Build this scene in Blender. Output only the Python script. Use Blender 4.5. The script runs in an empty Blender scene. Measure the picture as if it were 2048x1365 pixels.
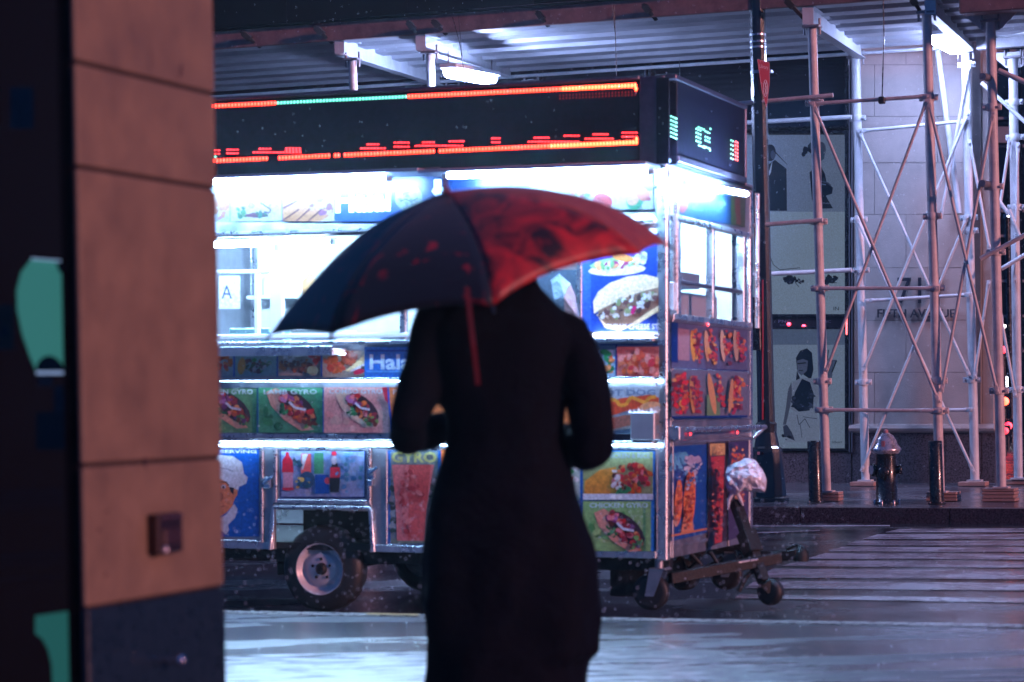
import bpy, bmesh, math, random
from mathutils import Vector, Matrix
random.seed(7)
C = bpy.context.scene.collection
R = math.radians
HAZE = 0.0012

# ------------------------------------------------------------------ camera, world, sun, exposure
FPX, HX, HY, ROLL = 4836.0, 1024.0, 805.0, 0.019
cr, sr = math.cos(ROLL), math.sin(ROLL)
CAM = Vector((0, 0, 1.0))
RT, UP, FW = Vector((cr, 0, -sr)), Vector((sr, 0, cr)), Vector((0, 1, 0))
cd = bpy.data.cameras.new('camera'); cam = bpy.data.objects.new('camera', cd); C.objects.link(cam)
m = Matrix.Identity(4)
for i, v in enumerate((RT, UP, -FW)):
    for j in range(3): m[j][i] = v[j]
m.translation = CAM
cam.matrix_world = m
cd.sensor_width = 36; cd.lens = 85.0
cd.shift_y = (HY - 682.5) / 2048
cd.clip_end = 400; cd.clip_start = 0.1
cd.dof.use_dof = True; cd.dof.focus_distance = 23.0; cd.dof.aperture_fstop = 4.1
bpy.context.scene.camera = cam

SUN_DIR = Vector((.76, -.57, .21)).normalized()      # towards the warm street light
w = bpy.data.worlds.new('World'); bpy.context.scene.world = w; w.use_nodes = True
nt = w.node_tree; bgn = nt.nodes['Background']
bgn.inputs[0].default_value = (.05, .27, 1.0, 1); bgn.inputs[1].default_value = .20
sd = bpy.data.lights.new('sun', 'SUN'); so = bpy.data.objects.new('sun', sd); C.objects.link(so)
sd.energy = 1.9; sd.angle = R(4); sd.color = (1, .42, .40)
so.rotation_euler = SUN_DIR.to_track_quat('Z', 'Y').to_euler()
vs = bpy.context.scene.view_settings
vs.view_transform = 'Standard'; vs.look = 'None'; vs.exposure = .45; vs.gamma = 1; vs.use_curve_mapping = False
cy = bpy.context.scene.cycles
cy.max_bounces = 6; cy.diffuse_bounces = 3; cy.glossy_bounces = 4; cy.transmission_bounces = 6
cy.sample_clamp_indirect = 6; cy.caustics_reflective = False; cy.caustics_refractive = False
cy.use_denoising = True

# ------------------------------------------------------------------ unprojection onto real planes
def ray(px, py): return FW + (px - HX) / FPX * RT + (HY - py) / FPX * UP
def At(px, py, d): return CAM + ray(px, py) * d
class Plane:
    def __init__(s, p, n): s.p = Vector(p); s.n = Vector(n).normalized()
    def on(s, px, py, off=0.0):
        r = ray(px, py); t = ((s.p + s.n * off) - CAM).dot(s.n) / r.dot(s.n)
        return CAM + r * t
def plane3(a, b, c):
    n = (b - a).cross(c - a)
    return Plane(a, n if n.z > 0 else -n)
TH = R(21)
LD = Vector((math.cos(TH), -math.sin(TH), 0)); WD = Vector((math.sin(TH), math.cos(TH), 0)); ZZ = Vector((0, 0, 1))

# ------------------------------------------------------------------ materials
def lin(c):
    return tuple(((v / 255) / 12.92 if v / 255 <= .04045 else ((v / 255 + .055) / 1.055) ** 2.4) for v in c[:3]) + (1,)
MATS = {}
def mat(name, col, rough=.5, metal=0, var=0, scale=8, bump=0, bscale=60, rvar=0, emit=None, es=0, spec=.5, trans=0, coat=0, stretch=None):
    if name in MATS: return MATS[name]
    mt = bpy.data.materials.new(name); mt.use_nodes = True; t = mt.node_tree; N = t.nodes; K = t.links
    b = N['Principled BSDF']; I = b.inputs
    c = tuple(col) + (1,) if len(col) == 3 else col
    I['Base Color'].default_value = c; I['Roughness'].default_value = rough; I['Metallic'].default_value = metal
    I['Specular IOR Level'].default_value = spec; I['Transmission Weight'].default_value = trans; I['Coat Weight'].default_value = coat
    tc = N.new('ShaderNodeTexCoord')
    vec = tc.outputs['Object']
    if stretch:
        mp = N.new('ShaderNodeMapping'); mp.inputs['Scale'].default_value = stretch; K.new(vec, mp.inputs[0]); vec = mp.outputs[0]
    if var or rvar:
        n = N.new('ShaderNodeTexNoise'); n.inputs['Scale'].default_value = scale; n.inputs['Detail'].default_value = 7; n.inputs['Roughness'].default_value = .65
        K.new(vec, n.inputs['Vector'])
    if var:
        r = N.new('ShaderNodeValToRGB'); r.color_ramp.elements[0].position = .3; r.color_ramp.elements[1].position = .7
        r.color_ramp.elements[0].color = tuple(max(0, x * (1 - var)) for x in c[:3]) + (1,)
        r.color_ramp.elements[1].color = tuple(min(1, x * (1 + var * .6)) for x in c[:3]) + (1,)
        K.new(n.outputs[0], r.inputs[0]); K.new(r.outputs[0], I['Base Color'])
    if rvar:
        mr = N.new('ShaderNodeMapRange'); mr.inputs[1].default_value = .35; mr.inputs[2].default_value = .65
        mr.inputs[3].default_value = max(.02, rough - rvar); mr.inputs[4].default_value = rough + rvar
        K.new(n.outputs[0], mr.inputs[0]); K.new(mr.outputs[0], I['Roughness'])
    if bump:
        n2 = N.new('ShaderNodeTexNoise'); n2.inputs['Scale'].default_value = bscale; n2.inputs['Detail'].default_value = 5
        K.new(vec, n2.inputs['Vector'])
        bp = N.new('ShaderNodeBump'); bp.inputs['Strength'].default_value = bump; bp.inputs['Distance'].default_value = .02
        K.new(n2.outputs[0], bp.inputs['Height']); K.new(bp.outputs[0], I['Normal'])
    if emit:
        I['Emission Color'].default_value = tuple(emit) + (1,); I['Emission Strength'].default_value = es
    MATS[name] = mt; return mt

alu = mat('brushed_aluminium', (.52, .54, .60), .30, .85, var=.18, scale=14, rvar=.12, bump=.05, bscale=120)
alud = mat('dull_aluminium', (.40, .42, .48), .42, .8, var=.25, scale=9, rvar=.12)
steel_w = mat('white_scaffold_paint', (.62, .64, .68), .38, 0, var=.22, scale=6, bump=.12, bscale=40, rvar=.1)
steel_f = mat('pink_lit_scaffold_paint', (.66, .56, .55), .45, 0, var=.3, scale=7, bump=.15, bscale=45, rvar=.12)  # worn front paint, pink of the street light mixed into its colour
clampm = mat('clamp_steel', (.30, .28, .30), .5, .6, var=.4, scale=30)
deckm = mat('galvanised_deck', (.42, .43, .47), .45, .3, var=.3, scale=5, rvar=.1, stretch=(.3, .3, 1))
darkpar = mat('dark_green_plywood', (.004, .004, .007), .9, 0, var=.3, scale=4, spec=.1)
fascia_m = mat('wet_brown_fascia', (.24, .13, .12), .5, 0, var=.4, scale=7, bump=.1)
blackm = mat('black_enamel', (.012, .014, .018), .28, 0, var=.3, scale=20, bump=.08, bscale=70, rvar=.1, coat=.3)
blackr = mat('black_rubber', (.016, .018, .022), .5, 0, var=.3, scale=25, bump=.2, bscale=60)
undermat = mat('grimy_chassis_steel', (.005, .007, .010), .6, 0, var=.4, scale=25, bump=.3, bscale=50)
limestone = mat('wet_limestone', (.44, .38, .36), .62, 0, var=.16, scale=5, bump=.25, bscale=90, rvar=.12)
mortar = mat('mortar_joint', (.22, .20, .20), .85)
granite = mat('speckled_granite', (.10, .085, .10), .32, 0, var=.9, scale=55, bump=.1, bscale=120, rvar=.15)
kerbm = mat('wet_granite_kerb', (.055, .034, .045), .3, 0, var=1.0, scale=60, bump=.35, bscale=70, rvar=.15)
bronze = mat('dark_bronze_frame', (.035, .04, .05), .25, .7, rvar=.1, scale=20)
darkglass = mat('dark_shop_glass', (.008, .011, .018), .08, 0, spec=.7, var=.5, scale=2)
tileM = mat('terracotta_tile', (.215, .150, .105), .55, 0, var=.26, scale=6, bump=.22, bscale=130, rvar=.1)
jointM = mat('dark_tile_joint', (.03, .02, .02), .9)
basegran = mat('dark_blue_granite_base', (.010, .022, .038), .32, 0, var=.5, scale=45, bump=.05, rvar=.08)
woodb = mat('wet_wood_block', (.42, .25, .21), .55, 0, var=.3, scale=12, bump=.2, bscale=50, stretch=(1, 1, 6))
silver = mat('silver_bonnet_paint', (.62, .56, .58), .28, .7, var=.3, scale=25, rvar=.1)
whitep = mat('white_plastic', (.78, .80, .84), .35, 0, var=.05, scale=10)
paper = mat('white_paper', (.8, .8, .82), .7)
def lamp_mat(name, c, s): return mat(name, (.8, .8, .8), .4, emit=c, es=s)
tubeM = lamp_mat('light_tube', (.31, .60, 1), 300)
insM = lamp_mat('interior_tube', (.46, .72, 1), 420)
tube2M = lamp_mat('small_tube', (.7, .8, 1), 30)
shedL = lamp_mat('shed_lamp_lens', (.40, .53, 1), 215); shedL2 = lamp_mat('shed_lamp_lens_right', (.43, .53, 1), 84)

# print: flat printed colour stored on the faces
prm = bpy.data.materials.new('printed_vinyl'); prm.use_nodes = True
_b = prm.node_tree.nodes['Principled BSDF']; _a = prm.node_tree.nodes.new('ShaderNodeVertexColor'); _a.layer_name = 'Col'
prm.node_tree.links.new(_a.outputs[0], _b.inputs['Base Color']); _b.inputs['Roughness'].default_value = .32
_t = prm.node_tree; _nz = _t.nodes.new('ShaderNodeTexNoise'); _tc = _t.nodes.new('ShaderNodeTexCoord'); _t.links.new(_tc.outputs['Object'], _nz.inputs['Vector']); _nz.inputs['Scale'].default_value = 75; _nz.inputs['Detail'].default_value = 6
_mr = _t.nodes.new('ShaderNodeMapRange'); _mr.inputs[1].default_value = .3; _mr.inputs[2].default_value = .7; _mr.inputs[3].default_value = .74; _mr.inputs[4].default_value = 1.2; _t.links.new(_nz.outputs[0], _mr.inputs[0])
_vm = _t.nodes.new('ShaderNodeVectorMath'); _vm.operation = 'SCALE'; _t.links.new(_a.outputs[0], _vm.inputs[0]); _t.links.new(_mr.outputs[0], _vm.inputs['Scale']); _t.links.new(_vm.outputs[0], _b.inputs['Base Color'])
MATS['print'] = prm
prl = prm.copy(); prl.name = 'glow_poster'; MATS['glow_print'] = prl  # emission added so the window posters come out brighter
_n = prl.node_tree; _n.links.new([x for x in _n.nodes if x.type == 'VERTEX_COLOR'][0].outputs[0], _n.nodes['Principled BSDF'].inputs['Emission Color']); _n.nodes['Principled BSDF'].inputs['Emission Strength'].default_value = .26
glassM = bpy.data.materials.new('window_glass'); glassM.use_nodes = True
t = glassM.node_tree; t.nodes.remove(t.nodes['Principled BSDF']); o_ = t.nodes['Material Output']
tr = t.nodes.new('ShaderNodeBsdfTransparent'); gl = t.nodes.new('ShaderNodeBsdfGlossy'); gl.inputs['Roughness'].default_value = .06
tr.inputs[0].default_value = (.93, .96, 1, 1)
fr = t.nodes.new('ShaderNodeFresnel'); fr.inputs[0].default_value = 1.5; mx = t.nodes.new('ShaderNodeMixShader')
t.links.new(fr.outputs[0], mx.inputs[0]); t.links.new(tr.outputs[0], mx.inputs[1]); t.links.new(gl.outputs[0], mx.inputs[2]); t.links.new(mx.outputs[0], o_.inputs[0])

def wet_ground(name, base, rough_wet, rough_dry, scale, ripple, stretch=(1, 1, 1), var=.5, pudd=(.42, .60)):
    mt = bpy.data.materials.new(name); mt.use_nodes = True; t = mt.node_tree; N = t.nodes; K = t.links; b = N['Principled BSDF']
    tc = N.new('ShaderNodeTexCoord'); mp = N.new('ShaderNodeMapping'); mp.inputs['Scale'].default_value = stretch; K.new(tc.outputs['Object'], mp.inputs[0])
    n = N.new('ShaderNodeTexNoise'); n.inputs['Scale'].default_value = scale; n.inputs['Detail'].default_value = 6; n.inputs['Roughness'].default_value = .6; K.new(mp.outputs[0], n.inputs['Vector'])
    f = N.new('ShaderNodeTexNoise'); f.inputs['Scale'].default_value = 90; f.inputs['Detail'].default_value = 6; K.new(tc.outputs['Object'], f.inputs['Vector'])
    r = N.new('ShaderNodeValToRGB'); r.color_ramp.elements[0].position = .3; r.color_ramp.elements[1].position = .72
    r.color_ramp.elements[0].color = tuple(x * (1 - var) for x in base) + (1,); r.color_ramp.elements[1].color = tuple(x * (1 + var * .5) for x in base) + (1,)
    mixn = N.new('ShaderNodeMix'); mixn.inputs[0].default_value = .45; K.new(n.outputs[0], mixn.inputs[2]); K.new(f.outputs[0], mixn.inputs[3])
    K.new(mixn.outputs[0], r.inputs[0]); K.new(r.outputs[0], b.inputs['Base Color'])
    mr = N.new('ShaderNodeMapRange'); mr.inputs[1].default_value = pudd[0]; mr.inputs[2].default_value = pudd[1]; mr.inputs[3].default_value = rough_wet; mr.inputs[4].default_value = rough_dry
    K.new(n.outputs[0], mr.inputs[0]); K.new(mr.outputs[0], b.inputs['Roughness'])
    b.inputs['Specular IOR Level'].default_value = .6
    v = N.new('ShaderNodeTexNoise'); v.inputs['Scale'].default_value = 38; v.inputs['Detail'].default_value = 4; K.new(tc.outputs['Object'], v.inputs['Vector'])
    bp = N.new('ShaderNodeBump'); bp.inputs['Strength'].default_value = ripple; bp.inputs['Distance'].default_value = .012
    K.new(v.outputs[0], bp.inputs['Height'])
    bp2 = N.new('ShaderNodeBump'); bp2.inputs['Strength'].default_value = ripple * .7; bp2.inputs['Distance'].default_value = .01
    K.new(f.outputs[0], bp2.inputs['Height']); K.new(bp.outputs[0], bp2.inputs['Normal']); K.new(bp2.outputs[0], b.inputs['Normal'])
    return mt
roadM = wet_ground('wet_asphalt', (.045, .046, .055), .07, .30, .9, .22)
walkM = wet_ground('wet_concrete', (.12, .125, .14), .14, .42, 1.3, .35, stretch=(.5, 1.4, 1), var=.4, pudd=(.46, .58))
walk2M = wet_ground('wet_far_concrete', (.13, .13, .15), .09, .30, 1.1, .22)
stripeM = wet_ground('worn_white_road_paint', (.50, .48, .52), .14, .40, 2.0, .3, var=.45)

# ------------------------------------------------------------------ mesh helpers
class MB:
    def __init__(s): s.v = []; s.f = []; s.c = []; s.sm = []
    def add(s, vs, fs, col=None, smooth=False):
        o = len(s.v); s.v += [Vector(v) for v in vs]
        for f in fs: s.f.append([o + i for i in f]); s.c.append(col); s.sm.append(smooth)
        return s
    def quad(s, a, b, c, d, col=None): return s.add([a, b, c, d], [(0, 1, 2, 3)], col)
    def box(s, x0, y0, z0, x1, y1, z1, bev=0):
        x0, x1 = min(x0, x1), max(x0, x1); y0, y1 = min(y0, y1), max(y0, y1); z0, z1 = min(z0, z1), max(z0, z1)
        return s.obox(Vector(((x0 + x1) / 2, (y0 + y1) / 2, (z0 + z1) / 2)), Vector((1, 0, 0)), Vector((0, 1, 0)), Vector((0, 0, 1)), (x1 - x0) / 2, (y1 - y0) / 2, (z1 - z0) / 2, bev)
    def obox(s, c, X, Y, Z, hx, hy, hz, bev=0):
        b = min(bev, hx * .49, hy * .49, hz * .49)
        if b <= 0:
            vs = [c + X * (i * hx) + Y * (j * hy) + Z * (k * hz) for k in (-1, 1) for j in (-1, 1) for i in (-1, 1)]
            return s.add(vs, [(0, 2, 3, 1), (4, 5, 7, 6), (0, 1, 5, 4), (2, 6, 7, 3), (0, 4, 6, 2), (1, 3, 7, 5)])
        vs = []; idx = {}
        for k in (-1, 1):
            for j in (-1, 1):
                for i in (-1, 1):
                    for ax in range(3):
                        h = [hx - b, hy - b, hz - b]; h[ax] += b
                        idx[(i, j, k, ax)] = len(vs); vs.append(c + X * (i * h[0]) + Y * (j * h[1]) + Z * (k * h[2]))
        fs = []
        for ax in range(3):
            for sg in (-1, 1):
                o2 = [a for a in range(3) if a != ax]; q = []
                for p, r2 in ((-1, -1), (1, -1), (1, 1), (-1, 1)):
                    t3 = [0, 0, 0]; t3[ax] = sg; t3[o2[0]] = p; t3[o2[1]] = r2; q.append(idx[tuple(t3) + (ax,)])
                fs.append(q)
        for a1 in range(3):
            a2 = (a1 + 1) % 3; a3 = (a1 + 2) % 3
            for p in (-1, 1):
                for r2 in (-1, 1):
                    q = []
                    for t_, axx in ((-1, a1), (1, a1), (1, a2), (-1, a2)):
                        t3 = [0, 0, 0]; t3[a1] = p; t3[a2] = r2; t3[a3] = t_; q.append(idx[tuple(t3) + (axx,)])
                    fs.append(q)
        for i in (-1, 1):
            for j in (-1, 1):
                for k in (-1, 1): fs.append([idx[(i, j, k, a)] for a in range(3)])
        return s.add(vs, fs)
    def tube(s, p0, p1, r, n=12, r1=None, cap=True):
        p0, p1 = Vector(p0), Vector(p1); d = (p1 - p0).normalized(); a = d.orthogonal().normalized(); b = d.cross(a); r1 = r if r1 is None else r1
        vs = []
        for p, rr in ((p0, r), (p1, r1)):
            for i in range(n):
                t_ = 2 * math.pi * i / n; vs.append(p + a * (math.cos(t_) * rr) + b * (math.sin(t_) * rr))
        s.add(vs, [(i, (i + 1) % n, n + (i + 1) % n, n + i) for i in range(n)], smooth=True)
        if cap:
            s.add(vs[:n][::-1], [tuple(range(n))]); s.add(vs[n:], [tuple(range(n))])
        return s
    def path(s, pts, r, n=8):
        pts = [Vector(p) for p in pts]
        rs = r if isinstance(r, (list, tuple)) else [r] * len(pts)
        vs = []; a = None
        for i, p in enumerate(pts):
            d = (pts[min(i + 1, len(pts) - 1)] - pts[max(i - 1, 0)]).normalized()
            a = d.orthogonal().normalized() if a is None else (a - d * a.dot(d)).normalized(); b = d.cross(a)
            for k in range(n):
                t_ = 2 * math.pi * k / n; vs.append(p + a * (math.cos(t_) * rs[i]) + b * (math.sin(t_) * rs[i]))
        fs = [(i * n + k, i * n + (k + 1) % n, (i + 1) * n + (k + 1) % n, (i + 1) * n + k) for i in range(len(pts) - 1) for k in range(n)]
        s.add(vs, fs, smooth=True); s.add(vs[:n][::-1], [tuple(range(n))]); s.add(vs[-n:], [tuple(range(n))]); return s
    def lathe(s, base, prof, n=20, axis=None, smooth=True, ph=0, cap0=True, cap1=True):
        Z = Vector(axis).normalized() if axis is not None else ZZ; a = Z.orthogonal().normalized(); b = Z.cross(a); base = Vector(base); vs = []
        for r, z in prof:
            for i in range(n):
                t_ = 2 * math.pi * i / n + ph; vs.append(base + Z * z + a * (math.cos(t_) * r) + b * (math.sin(t_) * r))
        m_ = len(prof)
        s.add(vs, [(k * n + i, k * n + (i + 1) % n, (k + 1) * n + (i + 1) % n, (k + 1) * n + i) for k in range(m_ - 1) for i in range(n)], smooth=smooth)
        if cap0: s.add(vs[:n][::-1], [tuple(range(n))])
        if cap1: s.add(vs[-n:], [tuple(range(n))])
        return s
    def build(s, name, material, parent=None, local=False, world_inv=None):
        me = bpy.data.meshes.new(name)
        inv = Matrix.Identity(4)
        if parent is not None and not local: inv = WM[parent.name].inverted()
        me.from_pydata([tuple(inv @ v) for v in s.v], [], s.f); me.materials.append(material)
        for p, sm in zip(me.polygons, s.sm): p.use_smooth = sm
        if any(c is not None for c in s.c):
            at = me.color_attributes.new('Col', 'FLOAT_COLOR', 'CORNER')
            for p, c in zip(me.polygons, s.c):
                cc = lin(c or (128, 128, 128))
                for li in p.loop_indices: at.data[li].color = cc
        o = bpy.data.objects.new(name, me); C.objects.link(o)
        if parent is not None: o.parent = parent; WM[o.name] = WM[parent.name]
        else: WM[o.name] = Matrix.Identity(4)
        return o
WM = {}
def tag(o, label=None, cat=None, group=None, kind=None):
    if label: o['label'] = label
    if cat: o['category'] = cat
    if group: o['group'] = group
    if kind: o['kind'] = kind
    return o
def thing(name, label, cat, mtx=None, loc=None, group=None):
    o = bpy.data.objects.new(name, None); o.empty_display_size = .1; C.objects.link(o)
    mm = mtx.copy() if mtx is not None else Matrix.Translation(Vector(loc or (0, 0, 0)))
    o.matrix_world = mm; WM[o.name] = mm
    return tag(o, label, cat, group)
def frame(X, Y, Z, O):
    mm = Matrix.Identity(4)
    for i, v in enumerate((X, Y, Z)):
        for j in range(3): mm[j][i] = v[j]
    mm.translation = O; return mm

def text_mesh(s, bold=.0):
    cu = bpy.data.curves.new('t', 'FONT'); cu.body = s; cu.offset = bold; cu.resolution_u = 2
    o = bpy.data.objects.new('t', cu); C.objects.link(o)
    dg = bpy.context.evaluated_depsgraph_get(); dg.update()
    me = bpy.data.meshes.new_from_object(o.evaluated_get(dg))
    vs = [v.co.copy() for v in me.vertices]; fs = [tuple(p.vertices) for p in me.polygons]
    bpy.data.objects.remove(o); bpy.data.meshes.remove(me)
    x0 = min(v.x for v in vs); x1 = max(v.x for v in vs); y0 = min(v.y for v in vs); y1 = max(v.y for v in vs)
    return [((v.x - x0) / (x1 - x0), (v.y - y0) / (y1 - y0)) for v in vs], fs

class Art:
    """flat print: coloured shapes in photo pixels laid on a real plane through mp(px, py, off)"""
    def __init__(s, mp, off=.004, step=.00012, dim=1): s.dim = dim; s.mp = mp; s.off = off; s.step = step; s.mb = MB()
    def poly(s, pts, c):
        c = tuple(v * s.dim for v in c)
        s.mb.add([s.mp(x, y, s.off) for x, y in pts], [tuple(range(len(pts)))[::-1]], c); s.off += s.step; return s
    def rect(s, x0, y0, x1, y1, c): return s.poly([(x0, y0), (x1, y0), (x1, y1), (x0, y1)], c)
    def ell(s, cx, cy, rx, ry, a, c, n=14, jit=.0):
        ca, sa = math.cos(R(a)), math.sin(R(a)); pts = []
        for i in range(n):
            t_ = 2 * math.pi * i / n; k = 1 + random.uniform(-jit, jit); x, y = rx * math.cos(t_) * k, ry * math.sin(t_) * k
            pts.append((cx + x * ca - y * sa, cy + x * sa + y * ca))
        return s.poly(pts, c)
    def clus(s, cx, cy, rx, ry, a, cols, n, s0, s1):
        ca, sa = math.cos(R(a)), math.sin(R(a))
        for i in range(n):
            t_, k = random.uniform(0, 6.283), math.sqrt(random.random()); x, y = rx * k * math.cos(t_), ry * k * math.sin(t_)
            q = random.uniform(s0, s1)
            s.ell(cx + x * ca - y * sa, cy + x * sa + y * ca, q, q * random.uniform(.5, .9), random.uniform(0, 180), random.choice(cols), n=7, jit=.2)
        return s
    def line(s, pts, wd, c):
        for (x0, y0), (x1, y1) in zip(pts, pts[1:]):
            l = math.hypot(x1 - x0, y1 - y0) or 1; nx, ny = -(y1 - y0) / l * wd / 2, (x1 - x0) / l * wd / 2
            s.poly([(x0 + nx, y0 + ny), (x1 + nx, y1 + ny), (x1 - nx, y1 - ny), (x0 - nx, y0 - ny)], c)
        return s
    def text(s, st, x0, y0, x1, y1, c, bold=.02, dy=0):
        vs, fs = text_mesh(st, bold)
        s.mb.add([s.mp(x0 + u * (x1 - x0), y1 + u * dy - v * (y1 - y0), s.off + .0004) for u, v in vs], fs, c); s.off += .001; return s
    def build(s, name, parent, local=False, m=None): return s.mb.build(name, m or MATS['print'], parent, local)

# ------------------------------------------------------------------ ground planes
SP = plane3(At(2048, 1018, 21.9), At(1490, 1015, 22.9), At(1722, 970, 26.7))          # far pavement
RP = plane3(At(2048, 1049, 21.85), At(1490, 1047, 22.85), Vector((0, 11.9, -.085)))   # roadway
NP = Plane((0, 0, 0), (0, 0, 1))                                                      # near pavement
def slab(poly, z0, name, m, parent=None):
    mb = MB(); n = len(poly); lo = [Vector((p.x, p.y, p.z - z0)) for p in poly]
    mb.add(list(poly) + lo, [tuple(range(n)), tuple(range(2 * n - 1, n - 1, -1))] + [(i, n + i, n + (i + 1) % n, (i + 1) % n) for i in range(n)])
    return mb.build(name, m, parent)
def rz(x, y):   # road height
    n, p = RP.n, RP.p; return p.z - (n.x * (x - p.x) + n.y * (y - p.y)) / n.z
def sz(x, y):
    n, p = SP.n, SP.p; return p.z - (n.x * (x - p.x) + n.y * (y - p.y)) / n.z
mb = MB(); g = 60
mb.add([(-g * 2, -30, rz(0, 11.9) - .05), (g * 2, -30, rz(0, 11.9) - .05), (g * 2, 9.5, rz(0, 9.5)), (-g * 2, 9.5, rz(0, 9.5))], [(0, 1, 2, 3)])
road = MB()
xs = (-120, 120)
road.add([(xs[0], -40, -.30), (xs[1], -40, -.30), (xs[1], 5, -.3), (xs[0], 5, -.3)], [(0, 1, 2, 3)])
pts = [(-14, 5), (14, 5), (14, 40), (-14, 40)]
road.add([(x, y, rz(x, y)) for x, y in pts], [(0, 1, 2, 3)])
road.add([(-120, -40, -2.2), (120, -40, -2.2), (120, 200, -2.2), (-120, 200, -2.2)], [(0, 1, 2, 3)])
rd = road.build('road', roadM); tag(rd, 'wet dark asphalt roadway between the two kerbs', None, None, 'structure')
# near pavement
e0, e1, e2 = NP.on(443, 1222), NP.on(845, 1230), NP.on(2048, 1250)
dl = (e1 - e0).normalized(); dr = (e2 - e1).normalized()
E = [e0 - dl * 14, e0, e1, e2, e2 + dr * 14]
inner = [p + Vector((0, -.16, 0)) for p in E]
npave = slab([Vector((-14, -6, 0)), Vector((14, -6, 0))] + [v for v in reversed(inner)], .3, 'near_sidewalk', walkM)
tag(npave, 'wet concrete pavement in front of the food cart', None, None, 'structure')
kb = MB()
for i in range(4):
    a, b = inner[i], inner[i + 1]; a2, b2 = E[i], E[i + 1]
    n_ = max(1, int((b - a).length / 1.5))
    for k in range(n_):
        p, q = a.lerp(b, k / n_), a.lerp(b, (k + 1) / n_ - .006 / 1); p2, q2 = a2.lerp(b2, k / n_), a2.lerp(b2, (k + 1) / n_ - .006)
        up = Vector((0, 0, .003)); dn = Vector((0, 0, -.3))
        kb.add([p + up, q + up, q2 + up, p2 + up, p + dn, q + dn, q2 + dn, p2 + dn], [(0, 1, 2, 3), (3, 2, 6, 7), (0, 3, 7, 4), (1, 5, 6, 2)])
tag(kb.build('near_kerb', mat('pale_kerb_stone', (.30, .28, .28), .3, 0, var=.4, scale=20, rvar=.12, bump=.2)), 'pale stone kerb along the near pavement', None, None, 'structure')
# yellowish worn kerb paint patch
a_, b_ = NP.on(735, 1229), NP.on(838, 1231)
mb = MB(); mb.add([a_ + Vector((0, -.10, .008)), b_ + Vector((0, -.10, .008)), b_ + Vector((0, -.01, .008)), a_ + Vector((0, -.01, .008))], [(0, 1, 2, 3)])
o = mb.build('kerb_paint', mat('worn_yellow_paint', (.42, .26, .10), .4, var=.5, scale=12)); o['kind'] = 'structure'; o['label'] = 'worn yellow paint on the near kerb'
# pale patch painting bright light spill onto the near pavement
sm_ = bpy.data.materials.new('painted_ground_light'); sm_.use_nodes = True; t = sm_.node_tree; N = t.nodes; b = N['Principled BSDF']; b.inputs['Base Color'].default_value = (.72, .76, .80, 1); b.inputs['Roughness'].default_value = .35
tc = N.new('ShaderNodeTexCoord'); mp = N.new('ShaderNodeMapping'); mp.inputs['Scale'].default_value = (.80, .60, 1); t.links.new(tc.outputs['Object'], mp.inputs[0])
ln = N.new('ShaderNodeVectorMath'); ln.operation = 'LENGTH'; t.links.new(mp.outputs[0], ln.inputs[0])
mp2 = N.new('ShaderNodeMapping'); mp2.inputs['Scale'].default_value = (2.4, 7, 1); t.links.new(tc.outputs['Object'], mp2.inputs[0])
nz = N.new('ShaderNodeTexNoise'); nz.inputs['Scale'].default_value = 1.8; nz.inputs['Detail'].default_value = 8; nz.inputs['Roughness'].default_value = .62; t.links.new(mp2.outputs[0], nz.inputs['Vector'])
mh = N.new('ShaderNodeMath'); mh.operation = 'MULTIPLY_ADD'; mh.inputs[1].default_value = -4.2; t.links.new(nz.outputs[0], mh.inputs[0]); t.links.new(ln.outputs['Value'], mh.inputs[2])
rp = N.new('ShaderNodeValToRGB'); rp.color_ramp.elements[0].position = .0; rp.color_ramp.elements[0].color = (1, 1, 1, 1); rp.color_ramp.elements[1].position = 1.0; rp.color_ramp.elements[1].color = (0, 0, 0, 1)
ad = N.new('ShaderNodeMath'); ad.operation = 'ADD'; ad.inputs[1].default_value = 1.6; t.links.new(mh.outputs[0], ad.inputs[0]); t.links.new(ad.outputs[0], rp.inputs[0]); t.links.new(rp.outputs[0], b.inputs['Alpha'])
sc_ = NP.on(640, 1400); q = MB(); q.add([(-2.2, -2.0, 0), (2.2, -2.0, 0), (2.2, 1.5, 0), (-2.2, 1.5, 0)], [(0, 1, 2, 3)]); o = q.build('painted_light_patch', sm_); o.location = sc_ + ZZ * .004; WM[o.name] = Matrix.Translation(o.location); tag(o, 'bright light spill painted as a pale patch on the near pavement', None, None, 'structure')
# far pavement and kerb
kA, kB = SP.on(2048, 1018), SP.on(1490, 1015); kd = (kA - kB).normalized()
k0, k1 = kB - kd * 22, kA + kd * 12
wdv = Vector((-kd.y, kd.x, 0)); wdv = wdv if wdv.y > 0 else -wdv
def onS(p): return Vector((p.x, p.y, sz(p.x, p.y)))
far = [onS(k0 + wdv * .17), onS(k1 + wdv * .17), onS(k1 + wdv * 22), onS(k0 + wdv * 22)]
fp = slab(far, .4, 'far_sidewalk', walk2M); tag(fp, 'dark wet pavement under the scaffold shed', None, None, 'structure')
mbk = MB(); n_ = 26
fk = []
kparent = MB(); L = (k1 - k0).length
fkroot = None
for i in range(n_):
    a = k0 + kd * (L * i / n_ + .004); b = k0 + kd * (L * (i + 1) / n_ - .004)
    tops = [onS(a), onS(b), onS(b + wdv * .165), onS(a + wdv * .165)]
    q = MB(); lo = [v + Vector((0, 0, -.4)) for v in tops]
    q.add(tops + lo, [(0, 1, 2, 3), (0, 4, 5, 1), (1, 5, 6, 2), (3, 2, 6, 7), (0, 3, 7, 4)])
    o = q.build('kerb_stone', kerbm, fkroot) if fkroot else q.build('far_kerb', kerbm)
    if not fkroot: fkroot = o; tag(o, 'dark speckled granite kerb of the far pavement', None, None, 'structure')
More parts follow.
